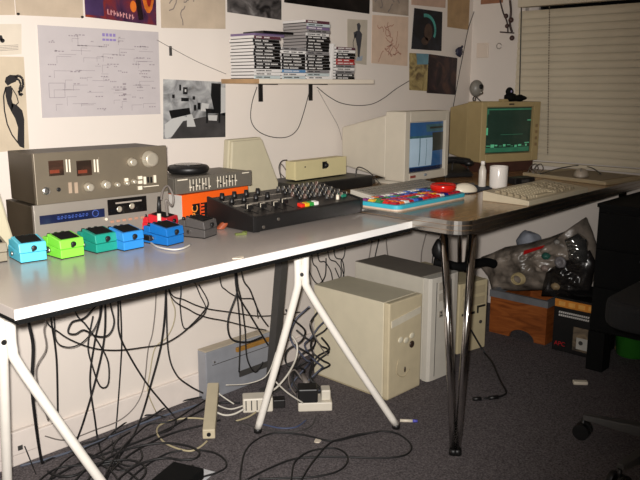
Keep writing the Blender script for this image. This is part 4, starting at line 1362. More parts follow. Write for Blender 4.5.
MB().box((.0, .004, .0), (.203, .39, .0042)).build('base_plate', BEIGE_D, t1)

# grey tower
t2 = thing('computer_tower', 'taller grey computer tower behind the beige one', 'computer', (2.317, 1.570, 0), R(-4.6))
MB().box((0, .035, .004), (.188, .418, .428)).build('case', mat('tower_grey', (196, 190, 176), .5, var=.02), t2, bevel=.003)
MB().box((0.001, .05, .4282), (.187, .416, .4305)).build('lid', mat('lid_grey', (126, 118, 108), .55, var=.04), t2)
mb = MB(); prof = [(0, .0348), (.0, .010), (.012, .002), (.035, 0), (.150, 0), (.176, .004), (.188, .014), (.188, .0348)]
mb.prism(prof, .002, .430); mb.build('front_bezel', mat('bezel_grey', (202, 196, 184), .45, var=.02), t2, bevel=.002)
for x in (.036, .128):
    MB().box((x, -.0012, .02), (x + .0025, .0008, .41)).build('groove', DARKGREY, t2)
for zz in (.33, .375):
    MB().box((.05, -.002, zz), (.12, 0, zz + .032)).build('drive_bay', mat('bay_grey', (178, 170, 156), .45), t2, bevel=.001)
MB().box((.056, -.003, .262), (.078, 0, .290)).build('control_block', mat('bay_grey2', (150, 142, 130), .4), t2, bevel=.001)
MB().cyl((.066, -.003, .283), (.066, -.006, .283), .004).build('power_button', DARKGREY, t2)
MB().box((.058, -.004, .268), (.077, -.003, .272)).build('lamp_strip', BLACK, t2)

# short beige tower behind the chrome leg
t3 = thing('computer_tower', 'low beige computer tower behind the chrome leg beside the crate', 'computer', (2.664, 1.656, 0), R(-12))
MB().box((0, .025, .004), (.178, .41, .322)).build('case', mat('tower_low', (196, 182, 146), .5, var=.03), t3, bevel=.003)
MB().box((0, 0, .002), (.178, .0248, .323)).build('front_bezel', mat('tower_low_bezel', (200, 186, 150), .45, var=.03), t3, bevel=.004)
for zz in (.215, .265):
    MB().box((.02, -.002, zz), (.160, 0, zz + .036)).build('drive_bay', BEIGE_D, t3, bevel=.001)
MB().box((.02, -.003, .176), (.10, 0, .186)).build('drive_slot', BLACK, t3)
mb = MB(); mb.box((.115, -.004, .20), (.165, 0, .208)); mb.box((.115, -.004, .175), (.122, 0, .208)); mb.build('sticker', BLACK, t3)
MB().cyl((.14, 0, .13), (.14, -.004, .13), .008).build('power_button', DARKGREY, t3)

# grey case standing against the wall
gc = thing('grey_case', 'pale blue grey metal case standing against the skirting board', 'case', (1.605, 2.080, 0), 0)
GCM = mat('case_bluegrey', (150, 152, 158), .45, metal=.2, var=.04)
MB().box((0, 0, 0), (.330, .050, .192)).build('shell', GCM, gc, bevel=.004)
MB().box((.001, .003, .1922), (.329, .049, .1965)).build('lid', mat('lid_putty', (176, 164, 144), .5, var=.05), gc, bevel=.001)
MB().box((.145, -.012, .158), (.318, 0, .176)).build('handle', mat('brass_strip', (176, 130, 62), .4, metal=.4, var=.08), gc, bevel=.002)['label'] = 'brass coloured strip'
MB().box((.16, -.006, .050), (.318, 0, .074)).build('vent', DARKGREY, gc, bevel=.001)
MB().box((.03, -.0008, .134), (.325, 0, .1365)).build('seam', DARKGREY, gc)
MB().cyl((.04, 0, .146), (.04, -.003, .146), .004).build('screw', STEEL, gc)

# wooden crate
cr = thing('crate', 'orange brown wooden crate with metal banded rim under the table', 'crate', (3.048, 1.430, 0), 0)
WD = mat_ramp('crate_wood', [(.3, (112, 58, 24)), (.5, (140, 76, 34)), (.7, (158, 90, 42))], scale=5, rough=.5, distortion=2, stretch=(1, 1, 6), seed=1)
cw_, cd_, ch_ = .395, .290, .178
mb = MB()
arch = [(0, 0), (.055, 0)] + [(.120 - .065 * math.cos(R(a)), .045 * math.sin(R(a))) for a in range(0, 181, 15)] + [(cd_, 0), (cd_, ch_), (0, ch_)]
# the side that faces the room: a board with an arched foot cut-out (profile in y,z extruded along x)
nA = len(arch)
Pq = [(0, y, zz) for y, zz in arch] + [(.014, y, zz) for y, zz in arch]
mb.add(Pq, [tuple(range(nA)), tuple(range(2 * nA - 1, nA - 1, -1))] + [(i, nA + i, nA + (i + 1) % nA, (i + 1) % nA) for i in range(nA)])
mb.build('side_board', WD, cr)
MB().box((.0142, 0, 0), (cw_, .014, ch_)).build('side_board', WD, cr)
MB().box((.0142, cd_ - .014, 0), (cw_, cd_, ch_)).build('side_board', WD, cr)
MB().box((cw_ - .014, .0142, 0), (cw_, cd_ - .0142, ch_)).build('side_board', WD, cr)
MB().box((.0142, .0142, .05), (cw_ - .0142, cd_ - .0142, .062)).build('bottom_board', WD, cr)
mb = MB()
a, b = -.004, .012
mb.box((a, a, ch_ + .0002), (b, cd_ - a, ch_ + .032)); mb.box((cw_ - b, a, ch_ + .0002), (cw_ - a, cd_ - a, ch_ + .032)); mb.box((b, a, ch_ + .0002), (cw_ - b, b, ch_ + .032)); mb.box((b, cd_ - b, ch_ + .0002), (cw_ - b, cd_ - a, ch_ + .032))
mb.build('metal_rim', mat('rim_zinc', (132, 134, 138), .4, metal=.4, var=.08), cr)

# bags and odds and ends in the crate
bagm = mat('bag_dark', (92, 86, 82), .25, var=.35, scale=9, spec=.7)
wr = lambda a, b, c: (lambda d: 1 + .10 * math.sin(.6 * a * d.x + .5 * b * d.z + 1) * math.cos(.6 * c * d.y + d.z) + .05 * abs(math.sin(4 * d.x - 6 * d.y + 2 * d.z + 1.5 * math.sin(5 * d.z))) - .04 * abs(math.sin(7 * d.z + 5 * d.y + 2 * math.sin(4 * d.x))))
from mathutils import noise as mnoise


def inflate(name, sil, xp, front, back, m, label, cat, wrinkle=.02, rings=22, seed=0.0, sub=5):
    """a stuffed bag: an outline in the plane X = xp (metres) swelling towards and away from the room, with creases."""
    B = [onx(px, py, xp) for px, py in sil]
    n0 = len(B)
    out = []
    for i in range(n0):
        for k in range(sub):
            out.append(B[i].lerp(B[(i + 1) % n0], k / sub))
    c = sum(out, Vector()) / len(out)
    n = len(out)
    P, F = [], []
    for side in (-1, 1):
        base = len(P)
        for r_ in range(1, rings + 1):
            t = r_ / rings
            for q in out:
                p = c.lerp(q, t)
                b = (front if side < 0 else back) * math.sqrt(max(0, 1 - t ** 2.2))
                f = abs(mnoise.noise(Vector((p.x, p.y * 9 + seed, p.z * 16 - p.y * 8)))) + .6 * abs(mnoise.noise(Vector((seed, p.y * 30, p.z * 34))))
                p = p + Vector((side * b + side * wrinkle * f * (1 - t ** 6), 0, 0))
                P.append(p)
        for r_ in range(rings - 1):
            for i in range(n):
                F.append((base + r_ * n + i, base + r_ * n + (i + 1) % n, base + (r_ + 1) * n + (i + 1) % n, base + (r_ + 1) * n + i))
        F.append(tuple(base + i for i in range(n)))
    mb = MB(); mb.add(P, F, 0, True)
    return tag(mb.build(name, m, world=True), label, cat)


inflate('plastic_bag', [(492, 289), (488, 276), (480, 266), (481, 257), (492, 253), (505, 247), (528, 243), (550, 237), (568, 230), (580, 222), (586, 217), (591, 229), (597, 248), (597, 268), (592, 283), (572, 285), (545, 290), (515, 291)], 3.17, .07, .10, mat('bag_grey', (118, 108, 98), .32, var=.45, scale=14, spec=.7), 'big crumpled grey plastic bag rising from the wooden crate', 'bag', .05)
inflate('plastic_bag', [(541, 296), (546, 272), (560, 262), (572, 258), (590, 250), (596, 262), (590, 292), (570, 297)], 3.10, .03, .03, mat('bag_black', (34, 31, 30), .25, var=.3, spec=.7), 'black plastic bag sagging at the crate corner below the silver foil bag', 'bag', .03, seed=4)
inflate('foil_bag', [(566, 238), (578, 233), (586, 240), (587, 252), (588, 262), (577, 264), (570, 260), (568, 250)], 3.08, .03, .03, mat('silver_foil', (190, 188, 184), .16, metal=.9, var=.15, scale=30), 'crinkled silver foil bag near the peak of the crate pile', 'bag', .06, rings=12, seed=9, sub=3)
tag(MB().hexa([onx(523, 255, 3.06), onx(543, 248, 3.06), onx(543, 248, 3.10), onx(523, 255, 3.10), onx(524, 250.5, 3.06), onx(545, 245, 3.06), onx(545, 245, 3.10), onx(524, 250.5, 3.10)]).build('red_packet', mat('packet_red', (176, 22, 22), .35, var=.1), world=True, bevel=.002), 'bright red packet poking out among the bags over the crate', 'packet')
c = onx(518, 279, 3.055)
mb = MB()
for k in range(6):
    rr = .026 + .002 * (k % 3)
    mb.tube([c + Vector(((k - 3) * .005, rr * math.cos(a), rr * .85 * math.sin(a))) for a in [2 * math.pi * q / 20 for q in range(21)]], .004, n=6)
tag(mb.build('cable_coil', mat('coil_cream', (176, 158, 116), .5), world=True), 'cream coil of cable lying on the crate front', 'cable coil')
c = onx(561, 262, 3.075)
mb = MB(); mb.lathe([(.026, 0), (.026, .012), (.011, .014), (.011, .004), (.0005, .004)], c, n=24, axis='X')
for i, v in enumerate(mb.v): mb.v[i] = (2 * c.x - v[0], v[1], v[2])
tag(mb.build('tape_reel', mat('reel_grey', (120, 116, 118), .4), world=True), 'grey reel with dark hub among the bags', 'reel')
for (px, py, x, r, nm, rgb, lb) in ((546, 256, 3.07, .020, 'green_rag', (44, 96, 84), 'dark green rag between the red packet and grey reel'), (557, 242, 3.10, .014, 'paper_ball', (150, 146, 140), 'pale paper ball near the silver foil bag'),
                                    (545, 268, 3.06, .018, 'cloth_scrap', (150, 132, 122), 'pinkish cloth scrap above the crate rim'), (556, 286, 3.07, .022, 'straw_bundle', (156, 134, 100), 'straw coloured bundle at the crate rim')):
    c = onx(px, py, x)
    tag(MB().ball(c, (r, r, r * .8), nu=16, nv=10, warp=wr(9, 7, 8)).build(nm, mat(nm, rgb, .5, var=.2), world=True), lb, nm.split('_')[-1])
tag(MB().ball(onx(529, 241, 3.30), (.05, .06, .05), nu=20, nv=14, warp=wr(6, 8, 7)).build('clear_bag', mat('bag_bluegrey', (146, 150, 160), .25, var=.2), world=True), 'pale bluish bag against the wall behind the crate pile', 'bag')
# dark cloth lying over the towers
dc = MB()
pts = spline([ony(434, 262, 1.80), ony(446, 264, 1.76), ony(460, 267, 1.72), ony(474, 264, 1.70), ony(486, 262, 1.70), ony(494, 264, 1.69)], 6)
dc.tube(pts, .021, n=9)
tag(dc.build('strap', BLACK_MATT, world=True), 'black strap trailing over the grey and low towers', 'strap')
tag(MB().ball((2.56, 1.70, .490), (.028, .028, .045), nu=14, nv=10, warp=wr(5, 6, 7)).build('headphone', BLACK, world=True), 'black lump hanging behind the chrome leg over grey tower', 'headphones')

# APC box
loc = (3.025, 1.386, 0); rot = R(-90)
up = thing('carton', 'black printed carton with orange band standing against the crate', 'box', loc, rot)
MB().box((0, 0, 0), (.205, .20, .250)).build('carton_body', BLACK, up, bevel=.001)
F = face_at(loc, rot)
UO = mat('band_orange', (214, 134, 48), .5, var=.12)
MB().box((.002, -.0008, .205), (.203, 0, .240)).build('orange_band', UO, up)
mb = MB()
for k in range(4):
    mb.box((.02 + .045 * k, -.0014, .212), (.05 + .045 * k, -.0008, .232))
mb.build('band_print', mat('band_gold', (232, 170, 84), .5, var=.1), up)
WT = mat('print_white', (214, 210, 204), .5, var=0)
for j in range(2):
    mb = MB()
    for k in range(15):
        x = .022 + k * .0094
        zz = .178 - j * .014
        mb.hexa([(x, -.0012, zz), (x + .0066, -.0012, zz), (x + .0066, -.0006, zz), (x, -.0006, zz), (x + .0022, -.0012, zz + .0085), (x + .0088, -.0012, zz + .0085), (x + .0088, -.0006, zz + .0085), (x + .0022, -.0006, zz + .0085)])
    mb.build('text_line', WT, up)
pc = MB().box((.095, -.0010, .02), (.190, 0, .128)).build('product_picture', mat_ramp('picture_tan', [(.35, (70, 62, 56)), (.55, (128, 112, 92)), (.7, (176, 150, 106))], scale=14, seed=5), up)
MB().box((.112, -.0018, .030), (.172, -.001, .082)).build('pictured_unit', mat('unit_white', (186, 182, 174), .5), pc)
MB().cyl((.132, -.0018, .060), (.132, -.0024, .060), .010).build('pictured_dial', DARKGREY, pc)
Mx = Matrix.Translation((.010, -.0012, .026)) @ Matrix.Rotation(R(90), 4, 'X')
lettering('logo', 'APC', mat('logo_red', (186, 30, 36), .5, var=0), up, .028, Mx, .0003)
tag(MB().ball((3.12, 1.29, .268), (.075, .085, .018), nu=24, nv=12, warp=wr(8, 9, 7)).build('cloth', BLACK_MATT, world=True), 'black cloth heaped on the printed carton', 'cloth')
# black cabinet
bk = thing('drawer_cabinet', 'black raised drawer cabinet under the window end of the table', 'cabinet', (2.90, .72, 0), 0)
MB().box((.012, 0, .17), (.44, .455, .690)).build('carcass', BLACK_MATT, bk, bevel=.002)
MB().box((-.004, -.01, .6902), (.45, .457, .706)).build('top', BLACK_MATT, bk, bevel=.002)
MB().box((.0, .385, 0), (.08, .455, .1698)).build('side_foot', BLACK_MATT, bk, bevel=.002)
MB().box((.34, .0, 0), (.44, .08, .1698)).build('side_foot', BLACK_MATT, bk, bevel=.002)
for k, (za, zb) in enumerate(((.19, .36), (.37, .52), (.53, .67))):
    d_ = MB().box((0, .01, za), (.0118, .450, zb)).build('drawer', BLACK_MATT, bk, bevel=.002)
    MB().box((-.010, .18, zb - .03), (0, .27, zb - .022)).build('handle', DARKGREY, d_, bevel=.001)

# swivel chair, only its base and the side of its seat are in view
hub = Vector((2.316, .638, 0))
sc_ = thing('swivel_chair', 'black swivel chair with grey arms, half out of view', 'chair', hub)
MB().cyl((0, 0, .06), (0, 0, .40), .025, n=18).build('gas_column', BLACK, sc_)
MB().lathe([(.045, .055), (.050, .075), (.040, .115), (.028, .12)], n=20).build('hub', BLACK, sc_)
a0 = math.atan2(.920 - hub.y, 2.290 - hub.x)
CHG = mat('chair_grey', (72, 70, 68), .5, var=.04)
for k in range(5):
    a = a0 + k * 2 * math.pi / 5
    d = Vector((math.cos(a), math.sin(a), 0)); s_ = Vector((-d.y, d.x, 0))
    e = d * .283
    mb = MB(); i_ = d * .03
    mb.hexa([i_ - s_ * .026 + Vector((0, 0, .066)), e - s_ * .012 + Vector((0, 0, .068)), e + s_ * .012 + Vector((0, 0, .068)), i_ + s_ * .026 + Vector((0, 0, .066)),
             i_ - s_ * .024 + Vector((0, 0, .108)), e - s_ * .010 + Vector((0, 0, .086)), e + s_ * .010 + Vector((0, 0, .086)), i_ + s_ * .024 + Vector((0, 0, .108))])
    am_ = mb.build('base_arm', CHG, sc_, bevel=.003)
    mb = MB()
    for q in (-.016, .016):
        c = e + s_ * q + Vector((0, 0, .027))
        mb.cyl(c - s_ * .009, c + s_ * .009, .027, n=20)
    mb.cyl(e + Vector((0, 0, .03)), e + Vector((0, 0, .070)), .007, n=10)
    mb.build('caster', BLACK, am_)
MB().prism(rrect(-.20, .20, -.20, .20, .09), .455, .540).build('seat', mat('seat_fabric', (12, 11, 12), .9, var=.2, scale=90), sc_, bevel=.02, seg=3)
MB().box((-.02, -.30, .40), (.02, 0, .43)).build('back_bar', BLACK, sc_)
MB().box((-.02, -.30, .43), (.02, -.27, .75)).build('back_post', BLACK, sc_)
MB().box((-.19, -.27, .62), (.19, -.22, 1.0)).build('backrest', MATS['seat_fabric'], sc_, bevel=.02, seg=3)
p = onz(634, 268, .62)
mb = MB()
for k, (px, py) in enumerate(((634, 262), (632, 275))):
    q = onz(px, py, .52 + .03 * (1 - k)); 
pg = MB().ball((0, 0, 0), (.060, .05, .028), nu=20, nv=12, warp=wr(8, 7, 9))
o = pg.build('crumpled_paper', mat('paper_grey', (150, 148, 146), .6, var=.1), loc=(2.40, .730, .562))
tag(o, 'crumpled pale paper lying on the black swivel chair seat', 'paper')
# green tub on the floor
gt = thing('green_tub', 'green plastic tub on the floor beside the swivel chair', 'tub', (3.245, 1.05, 0))
gt.location = (3.20, 1.095, 0)
MB().lathe([(.060, 0), (.064, .004), (.076, .105), (.079, .108), (.079, .114), (.073, .114), (.060, .008), (.0005, .006)], n=32).build('bucket', mat('tub_green', (52, 128, 40), .4, var=.04), gt)
MB().lathe([(.077, 0), (.082, .002), (.082, .006), (.077, .008)], (0, 0, .100), n=32).build('rim', mat('tub_green_dark', (40, 104, 32), .4, var=.04), gt)
p = onz(620, 352, 0)
tag(MB().ball((p.x, p.y, .022), (.022, .022, .022), nu=14, nv=10, warp=wr(6, 5, 7)).build('yellow_scrap', mat('scrap_yellow', (176, 150, 70), .6), world=True), 'small yellow scrap on the carpet by the green tub', 'scrap')

# bits on the carpet
p = onz(580, 384, 0)
tag(MB().box((p.x - .028, p.y - .012, 0), (p.x + .028, p.y + .012, .014), rot=-.9).build('white_plug', BTNW, world=True, bevel=.003), 'small white plug lying on the open carpet', 'plug')
p = onz(318, 441, 0)
tag(MB().prism([(p.x + .016 * math.cos(a), p.y + .012 * math.sin(a) * (1 + .3 * math.sin(2 * a))) for a in [2 * math.pi * k / 9 for k in range(9)]], .0, .004).build('paper_scrap', PALE, world=True), 'tiny pale paper scrap on the carpet near the trestle foot', 'paper')
a, b = onz(400, 420.5, .005), onz(417.5, 421, .005)
pn = thing('pen', 'white and blue pen lying on the carpet by the trestle foot', 'pen', (a.x, a.y, 0))
MB().cyl(a, a.lerp(b, .72), .0055, n=12).build('barrel', BTNW, pn, world=True)
MB().cyl(a.lerp(b, .725), b, .0058, .0045, n=12).build('cap', mat('pen_blue', (90, 90, 190), .4, var=0), pn, world=True)
q = onz(203, 475, 0)
tag(MB().box((q.x - .03, q.y - .025, 0), (q.x + .03, q.y + .025, .0012), rot=.3).build('paper_scrap', mat('paper_grey2', (206, 206, 208), .6), world=True), 'white paper piece beside the black flat adapter', 'paper')
ad = thing('power_adapter', 'flat black power adapter on the carpet in front of cables', 'adapter', (1.165, 1.672, 0), R(20))
MB().box((-.075, -.055, 0), (.07, .055, .036)).build('body', BLACK_MATT, ad, bevel=.005)
MB().cyl((.07, 0, .018), (.09, 0, .018), .008).build('strain_relief', BLACK, ad)

# power strips
ps = thing('power_strip', 'long beige power strip lying on the carpet near grey case', 'power strip', onz(209, 439, 0), 0)
A, B = onz(209, 439, .0), onz(213.5, 391, .050)
dr = Vector((B.x - A.x, B.y - A.y, 0)).normalized(); sd = Vector((-dr.y, dr.x, 0)) * .021
up_ = Vector((0, 0, .034))
MB().hexa([A - sd, B - sd, B + sd, A + sd, A - sd + up_, B - sd + up_, B + sd + up_, A + sd + up_]).build('body', mat('strip_beige', (196, 184, 156), .5, var=.02), ps, world=True, bevel=.003)
c_ = A + up_ * .5
MB().cyl(c_, c_ - dr * .004, .007).build('cord_hole', BLACK, ps, world=True)
mp_ = thing('multi_plug', 'white multi plug adapter beside the trestle foot', 'multi plug', (1.690, 1.890, 0), R(-40))
MB().box((-.055, -.03, 0), (.055, .03, .055)).build('body', mat('plug_white', (216, 208, 192), .45, var=.02), mp_, bevel=.005)
for k in range(3):
    MB().box((-.045 + .02 * k, -.0308, .01), (-.041 + .02 * k, -.03, .048)).build('rib', DARKGREY, mp_)
MB().box((.0555, -.02, .008), (.10, .02, .04)).build('plug', mat('plug_black', (24, 22, 22), .5), mp_, bevel=.003)
pa = thing('mains_adapter', 'black mains plug pushed into a white socket block', 'adapter', (1.835, 1.755, 0), R(-43))
MB().box((-.05, -.035, 0), (.075, .05, .034)).build('socket_block', MATS['plug_white'], pa, bevel=.004)
MB().box((-.050, -.038, .0345), (.022, .028, .088)).build('plug_body', BLACK, pa, bevel=.005)
MB().box((.036, -.02, .0345), (.07, .03, .075)).build('plug_body', MATS['plug_white'], pa, bevel=.004)['label'] = 'white plug'
MB().cyl((-.01, .0285, .07), (-.03, .075, .10), .012, .008).build('cord_grip', CABLE_GREY, pa)
# wall socket low on the skirting
ws = thing('wall_socket', 'white box socket low on the wall behind the trestle leg', 'socket', (.95, WY - .03, .03))
p0 = ony(14, 432, WY - .03); p1 = ony(40, 450, WY - .03)
MB().box((p0.x - .07, WY - .035, .045), (p1.x, WY - .0162, p0.z)).build('plate', SKIRT, ws, world=True, bevel=.004)
MB().box((p0.x + .005, WY - .037, .06), (p0.x + .02, WY - .035, .075)).build('switch', DARKGREY, ws, world=True)
c = ony(24.5, 446, WY - .05)
cable('thin black lead with a knob end hanging in front of the wall socket', [c, ony(27, 452, WY - .06), ony(31, 462, WY - .07), onz(36, 474, .006)], .003)

# ================================================================== CABLES BELOW THE TABLE
def hang(label, pp, y0, y1=None, r=.004, m=RUBBER, floor_end=None, name='cable', up=True):
    """a cable whose visible run crosses the depths y0..y1 (metres from the camera wall) and which starts under the tabletop."""
    y1 = y0 if y1 is None else y1
    n_ = len(pp)
    pts = []
    for i, (px, py) in enumerate(pp):
        y = y0 + (y1 - y0) * i / max(1, n_ - 1)
        q = ony(px, py, y)
        q.z = max(q.z, r + .001)
        pts.append(q)
    if up:
        t_ = pts[0].copy(); t_.z = ZU - .001
        pts = [t_] + pts
    if floor_end:
        for px, py in floor_end:
            pts.append(onz(px, py, r + .001))
    return cable(label, pts, r, m, 'cables hanging under the white tabletop', name=name)


hang('thickest black cable hanging next to the white trestle, under the cyan pedal', [(28, 318), (33, 345), (32, 380), (34, 410)], 1.80, 1.86, .0065, floor_end=[(42, 462), (52, 474), (72, 476), (96, 466), (120, 462)])
hang('thin beige lead twisting beside the thickest black cable', [(46, 316), (44, 330), (46, 349), (36, 370), (42, 400), (48, 420)], 1.84, 1.9, .003, CABLE_GREY)
hang('black lead falling straight down under the lime pedal', [(50, 311), (55, 345), (57, 370), (58, 428)], 2.02, 2.08, .0045)
hang('black lead crossing slantwise below the lime pedal and curling back', [(74, 307), (86, 325), (98, 342), (108, 362), (108, 384), (100, 386), (92, 365), (88, 345), (93, 316)], 1.98, 2.02, .0035)
hang('black cable falling steeply from below the teal pedal to the carpet', [(105, 300), (104, 340), (95, 382), (84, 420), (77, 440)], 2.00, 2.09, .005, floor_end=[(74, 452), (86, 458), (104, 450), (122, 436)])
hang('black cable branching the other way below the teal pedal', [(102, 302), (95, 340), (90, 380), (95, 420)], 2.02, 2.08, .0045, floor_end=[(98, 440), (104, 458), (118, 470), (134, 468)])
hang('black lead falling straight between the teal and blue pedals', [(120, 297), (121.5, 335), (121, 360), (116, 428)], 2.05, 2.11, .0038, floor_end=[(112, 444), (118, 456), (106, 466), (92, 462)])
hang('black cable sweeping from the blue pedal across to the power strip', [(118, 302), (119, 332), (129, 355), (145, 381), (160, 400), (172, 415)], 2.03, 2.08, .0045, floor_end=[(176, 421), (170, 430), (150, 436)])
hang('doubled black cable falling from under the dark grey pedal', [(166, 287), (162, 340), (151, 384), (142, 415)], 2.02, 2.09, .0058, floor_end=[(134, 434), (124, 450), (112, 468), (104, 486)])
hang('black lead beside the doubled cable ending at the grey case', [(166, 290), (168, 349), (176, 374), (190, 386), (203, 393)], 2.03, 1.97, .004)
hang('thin black lead swinging in a wide arc across the hanging cables', [(44, 315), (60, 333), (78, 343), (98, 349), (120, 350), (145, 347), (163, 344), (178, 336), (190, 326), (203, 312), (208, 302), (199, 285)], 1.96, 1.98, .003)
hang('looped black lead swirling below the lime and teal pedals', [(110, 300), (114, 322), (108, 335), (96, 336), (84, 330), (75, 334), (68, 332), (72, 322), (84, 318), (96, 306), (104, 300)], 1.92, 1.94, .0035)
hang('thin black lead dipping in a bowl shape below lime pedal', [(54, 318), (56, 340), (66, 347), (80, 344), (92, 332), (99, 318), (100, 305)], 1.90, 1.90, .0028)
hang('grey lead falling beside the doubled cable below dark grey pedal', [(156, 290), (153, 330), (148, 350), (144, 385), (136, 405), (120, 420), (95, 430), (66, 440), (45, 436)], 2.09, 2.12, .003, CABLE_GREY)
hang('thin tan lead curving out and back beside the doubled cable', [(170, 290), (175, 310), (173, 325), (166, 338), (155, 348), (150, 372), (148, 392), (156, 412)], 2.06, 2.10, .0028, CABLE_BEIGE)
hang('thin black lead sagging from below the mixer towards the power strip', [(181, 286), (180, 305), (184, 328), (196, 322), (206, 310), (200, 295), (195, 283)], 2.0, 2.0, .003)
hang('long black lead running across below the mixer to the post', [(169, 289), (185, 300), (205, 308), (230, 312), (262, 316), (300, 312)], 1.97, 1.99, .0028)
hang('thin black lead drooping from below mixer to the post foot', [(169, 292), (190, 310), (206, 317), (226, 321), (250, 327), (266, 330)], 1.95, 1.97, .0028)
hang('black cable spreading from the bundle to the case top', [(236, 275), (237, 292), (229, 315), (228, 330), (233, 340), (248, 342), (262, 337)], 1.93, 1.94, .005)
hang('black cable falling from the bundle straight over the grey case', [(235, 275), (237, 295), (240, 330), (239, 372)], 1.95, 1.96, .004)
hang('black cable falling beside it with a hook over the grey case', [(237, 278), (241, 300), (245, 330), (247, 358), (255, 372), (263, 362)], 1.94, 1.95, .004)
hang('black cable slanting from bundle to the foot of the post', [(236, 280), (238, 295), (250, 315), (262, 335), (268, 345)], 1.93, 1.94, .0045)
hang('black lead kinking from below the mixer down to the post', [(242, 274), (250, 290), (257, 308), (262, 318), (268, 326)], 1.92, 1.93, .004)
hang('thin black lead drooping below mixer in front of grey wall', [(220, 278), (226, 290), (240, 298), (254, 300), (258, 318)], 2.0, 2.0, .003)
for k, (pp, lb) in enumerate((
        ([(307, 258), (311, 275), (318, 284), (325, 276), (326, 258)], 'black lead looping below the mixer beside the trestle top'),
        ([(312, 257), (317, 268), (323, 282), (330, 288)], 'black lead slanting toward the beige tower top'),
        ([(318, 256), (325, 262), (331, 272), (333, 286)], 'black lead curving down behind the beige tower'),
        ([(328, 253), (336, 262), (341, 270), (340, 284)], 'black lead bowed outwards behind the beige tower'),
        ([(334, 252), (342, 260), (344, 272), (341, 280), (335, 268)], 'black lead knotted beside the grey tower'),
        ([(345, 250), (341, 262), (344, 276)], 'short black lead at the grey tower corner'))):
    hang(lb, pp, 2.05 + .01 * k, 2.06 + .01 * k, .0035)
for k, (pp, lb) in enumerate((
        ([(372, 240), (370, 252), (369, 258)], 'grey lead dropping behind grey tower, nearer the white table'),
        ([(379, 239), (376, 252), (375, 257)], 'dark lead dropping behind grey tower beside the grey lead'),
        ([(386, 238), (387, 250), (388, 256)], 'thin grey lead dropping behind the grey tower top'),
        ([(426, 234), (422, 250), (421, 262)], 'thin grey lead behind the chrome leg tops'),
        ([(441, 236), (434, 250), (432, 265)], 'black lead bowing beside the chrome leg'))):
    pts = [ony(px, py, 2.09) for px, py in pp]
    cable(lb, pts, .004, RUBBER if k in (1, 4) else CABLE_GREY, 'leads dropping behind the towers')
# dark clump at the trestle foot
clr = random.Random(21)
LBL = ['in front', 'behind', 'lowest down', 'topmost', 'nearest the beige tower', 'nearest the post', 'tangled through the middle', 'with a double turn']
for k in range(8):
    c0 = Vector((1.93 + clr.uniform(-.05, .05), 1.86 + clr.uniform(-.05, .04), 0))
    pts = []
    z_ = .36 - .02 * k
    a = clr.uniform(0, 6.28)
    for q in range(11):
        a += clr.uniform(.6, 1.6)
        pts.append((c0.x + .045 * math.cos(a), c0.y + .035 * math.sin(a), max(.01, z_ - q * .034 + clr.uniform(-.01, .01))))
    cable('tangled black lead in the clump beside the beige tower, ' + LBL[k], pts, .0055, RUBBER if k % 4 else mat('cable_bluegrey', (70, 74, 90), .5, var=0), 'tangle beside the beige tower')
# white and beige leads by the power strips
wl = [([(214, 403, .02), (222, 407, .012), (232, 409, .012), (245, 405, .02)], 'white lead from power strip to multi plug, upper one', .0045, CABLE_WHITE),
      ([(214, 411, .02), (224, 415, .008), (234, 414, .008), (244, 409, .02)], 'white lead from power strip to multi plug, lower one', .0055, CABLE_WHITE),
      ([(236, 421, .006), (248, 417, .006), (256, 412, .012)], 'beige lead bent on the carpet under the multi plug', .005, CABLE_BEIGE),
      ([(208, 392, .037), (212, 388, .06), (222, 396, .04), (234, 404, .01)], 'white lead arched over the far end of the power strip', .004, CABLE_WHITE),
      ([(206, 419, .006), (190, 418, .006), (174, 420, .006), (160, 425, .006), (157, 433, .006), (164, 442, .006), (176, 448, .006), (190, 451, .006), (200, 447, .006), (207, 441, .01)], 'beige lead curling on the carpet round from the power strip', .005, CABLE_BEIGE)]
for pp, lb, r, m in wl:
    cable(lb, [onz(px, py, z_) for px, py, z_ in pp], r, m)
cable('thick white cable looping up beside the trestle leg', [ony(266, 393, 1.80), ony(276, 388, 1.80), ony(288, 374, 1.80), ony(296, 358, 1.82), ony(297, 345, 1.83), ony(292, 336, 1.84)], .0055, CABLE_WHITE)
cable('white lead running from trestle leg to black mains plug', [ony(270, 376, 1.79), ony(278, 384, 1.78), ony(288, 393, 1.77), ony(303, 403, 1.75)], .0045, CABLE_WHITE)
cable('thin white lead stretched across the grey case front', [ony(226, 385, 1.93), ony(245, 384, 1.92), ony(262, 379, 1.90), ony(270, 370, 1.88), ony(276, 352, 1.87)], .003, CABLE_WHITE)
cable('grey lead snaking behind the black mains plug', [ony(296, 395, 1.83), ony(290, 386, 1.84), ony(289, 375, 1.84), ony(295, 370, 1.84), ony(303, 381, 1.82)], .004, CABLE_GREY)
cable('grey lead hanging against the beige tower side', [ony(310, 322, 1.80), ony(315, 336, 1.80), ony(322, 349, 1.80), ony(328, 355, 1.80)], .003, CABLE_GREY)
cable('dark thin cable curving over carpet from the mains plug to strip', [onz(316, 416, .02), onz(313, 424, .005), onz(303, 430, .005), onz(284, 432, .005), onz(262, 429, .005), onz(246, 424, .005), onz(234, 421, .005)], .003, DARKGREY)

FLG = 'black cables lying on the carpet'


def floor_cable(label, pp, r=.0048, m=RUBBER, lift=0.0, group=FLG):
    return cable(label, [onz(px, py, r + lift) for px, py in pp], r, m, group)


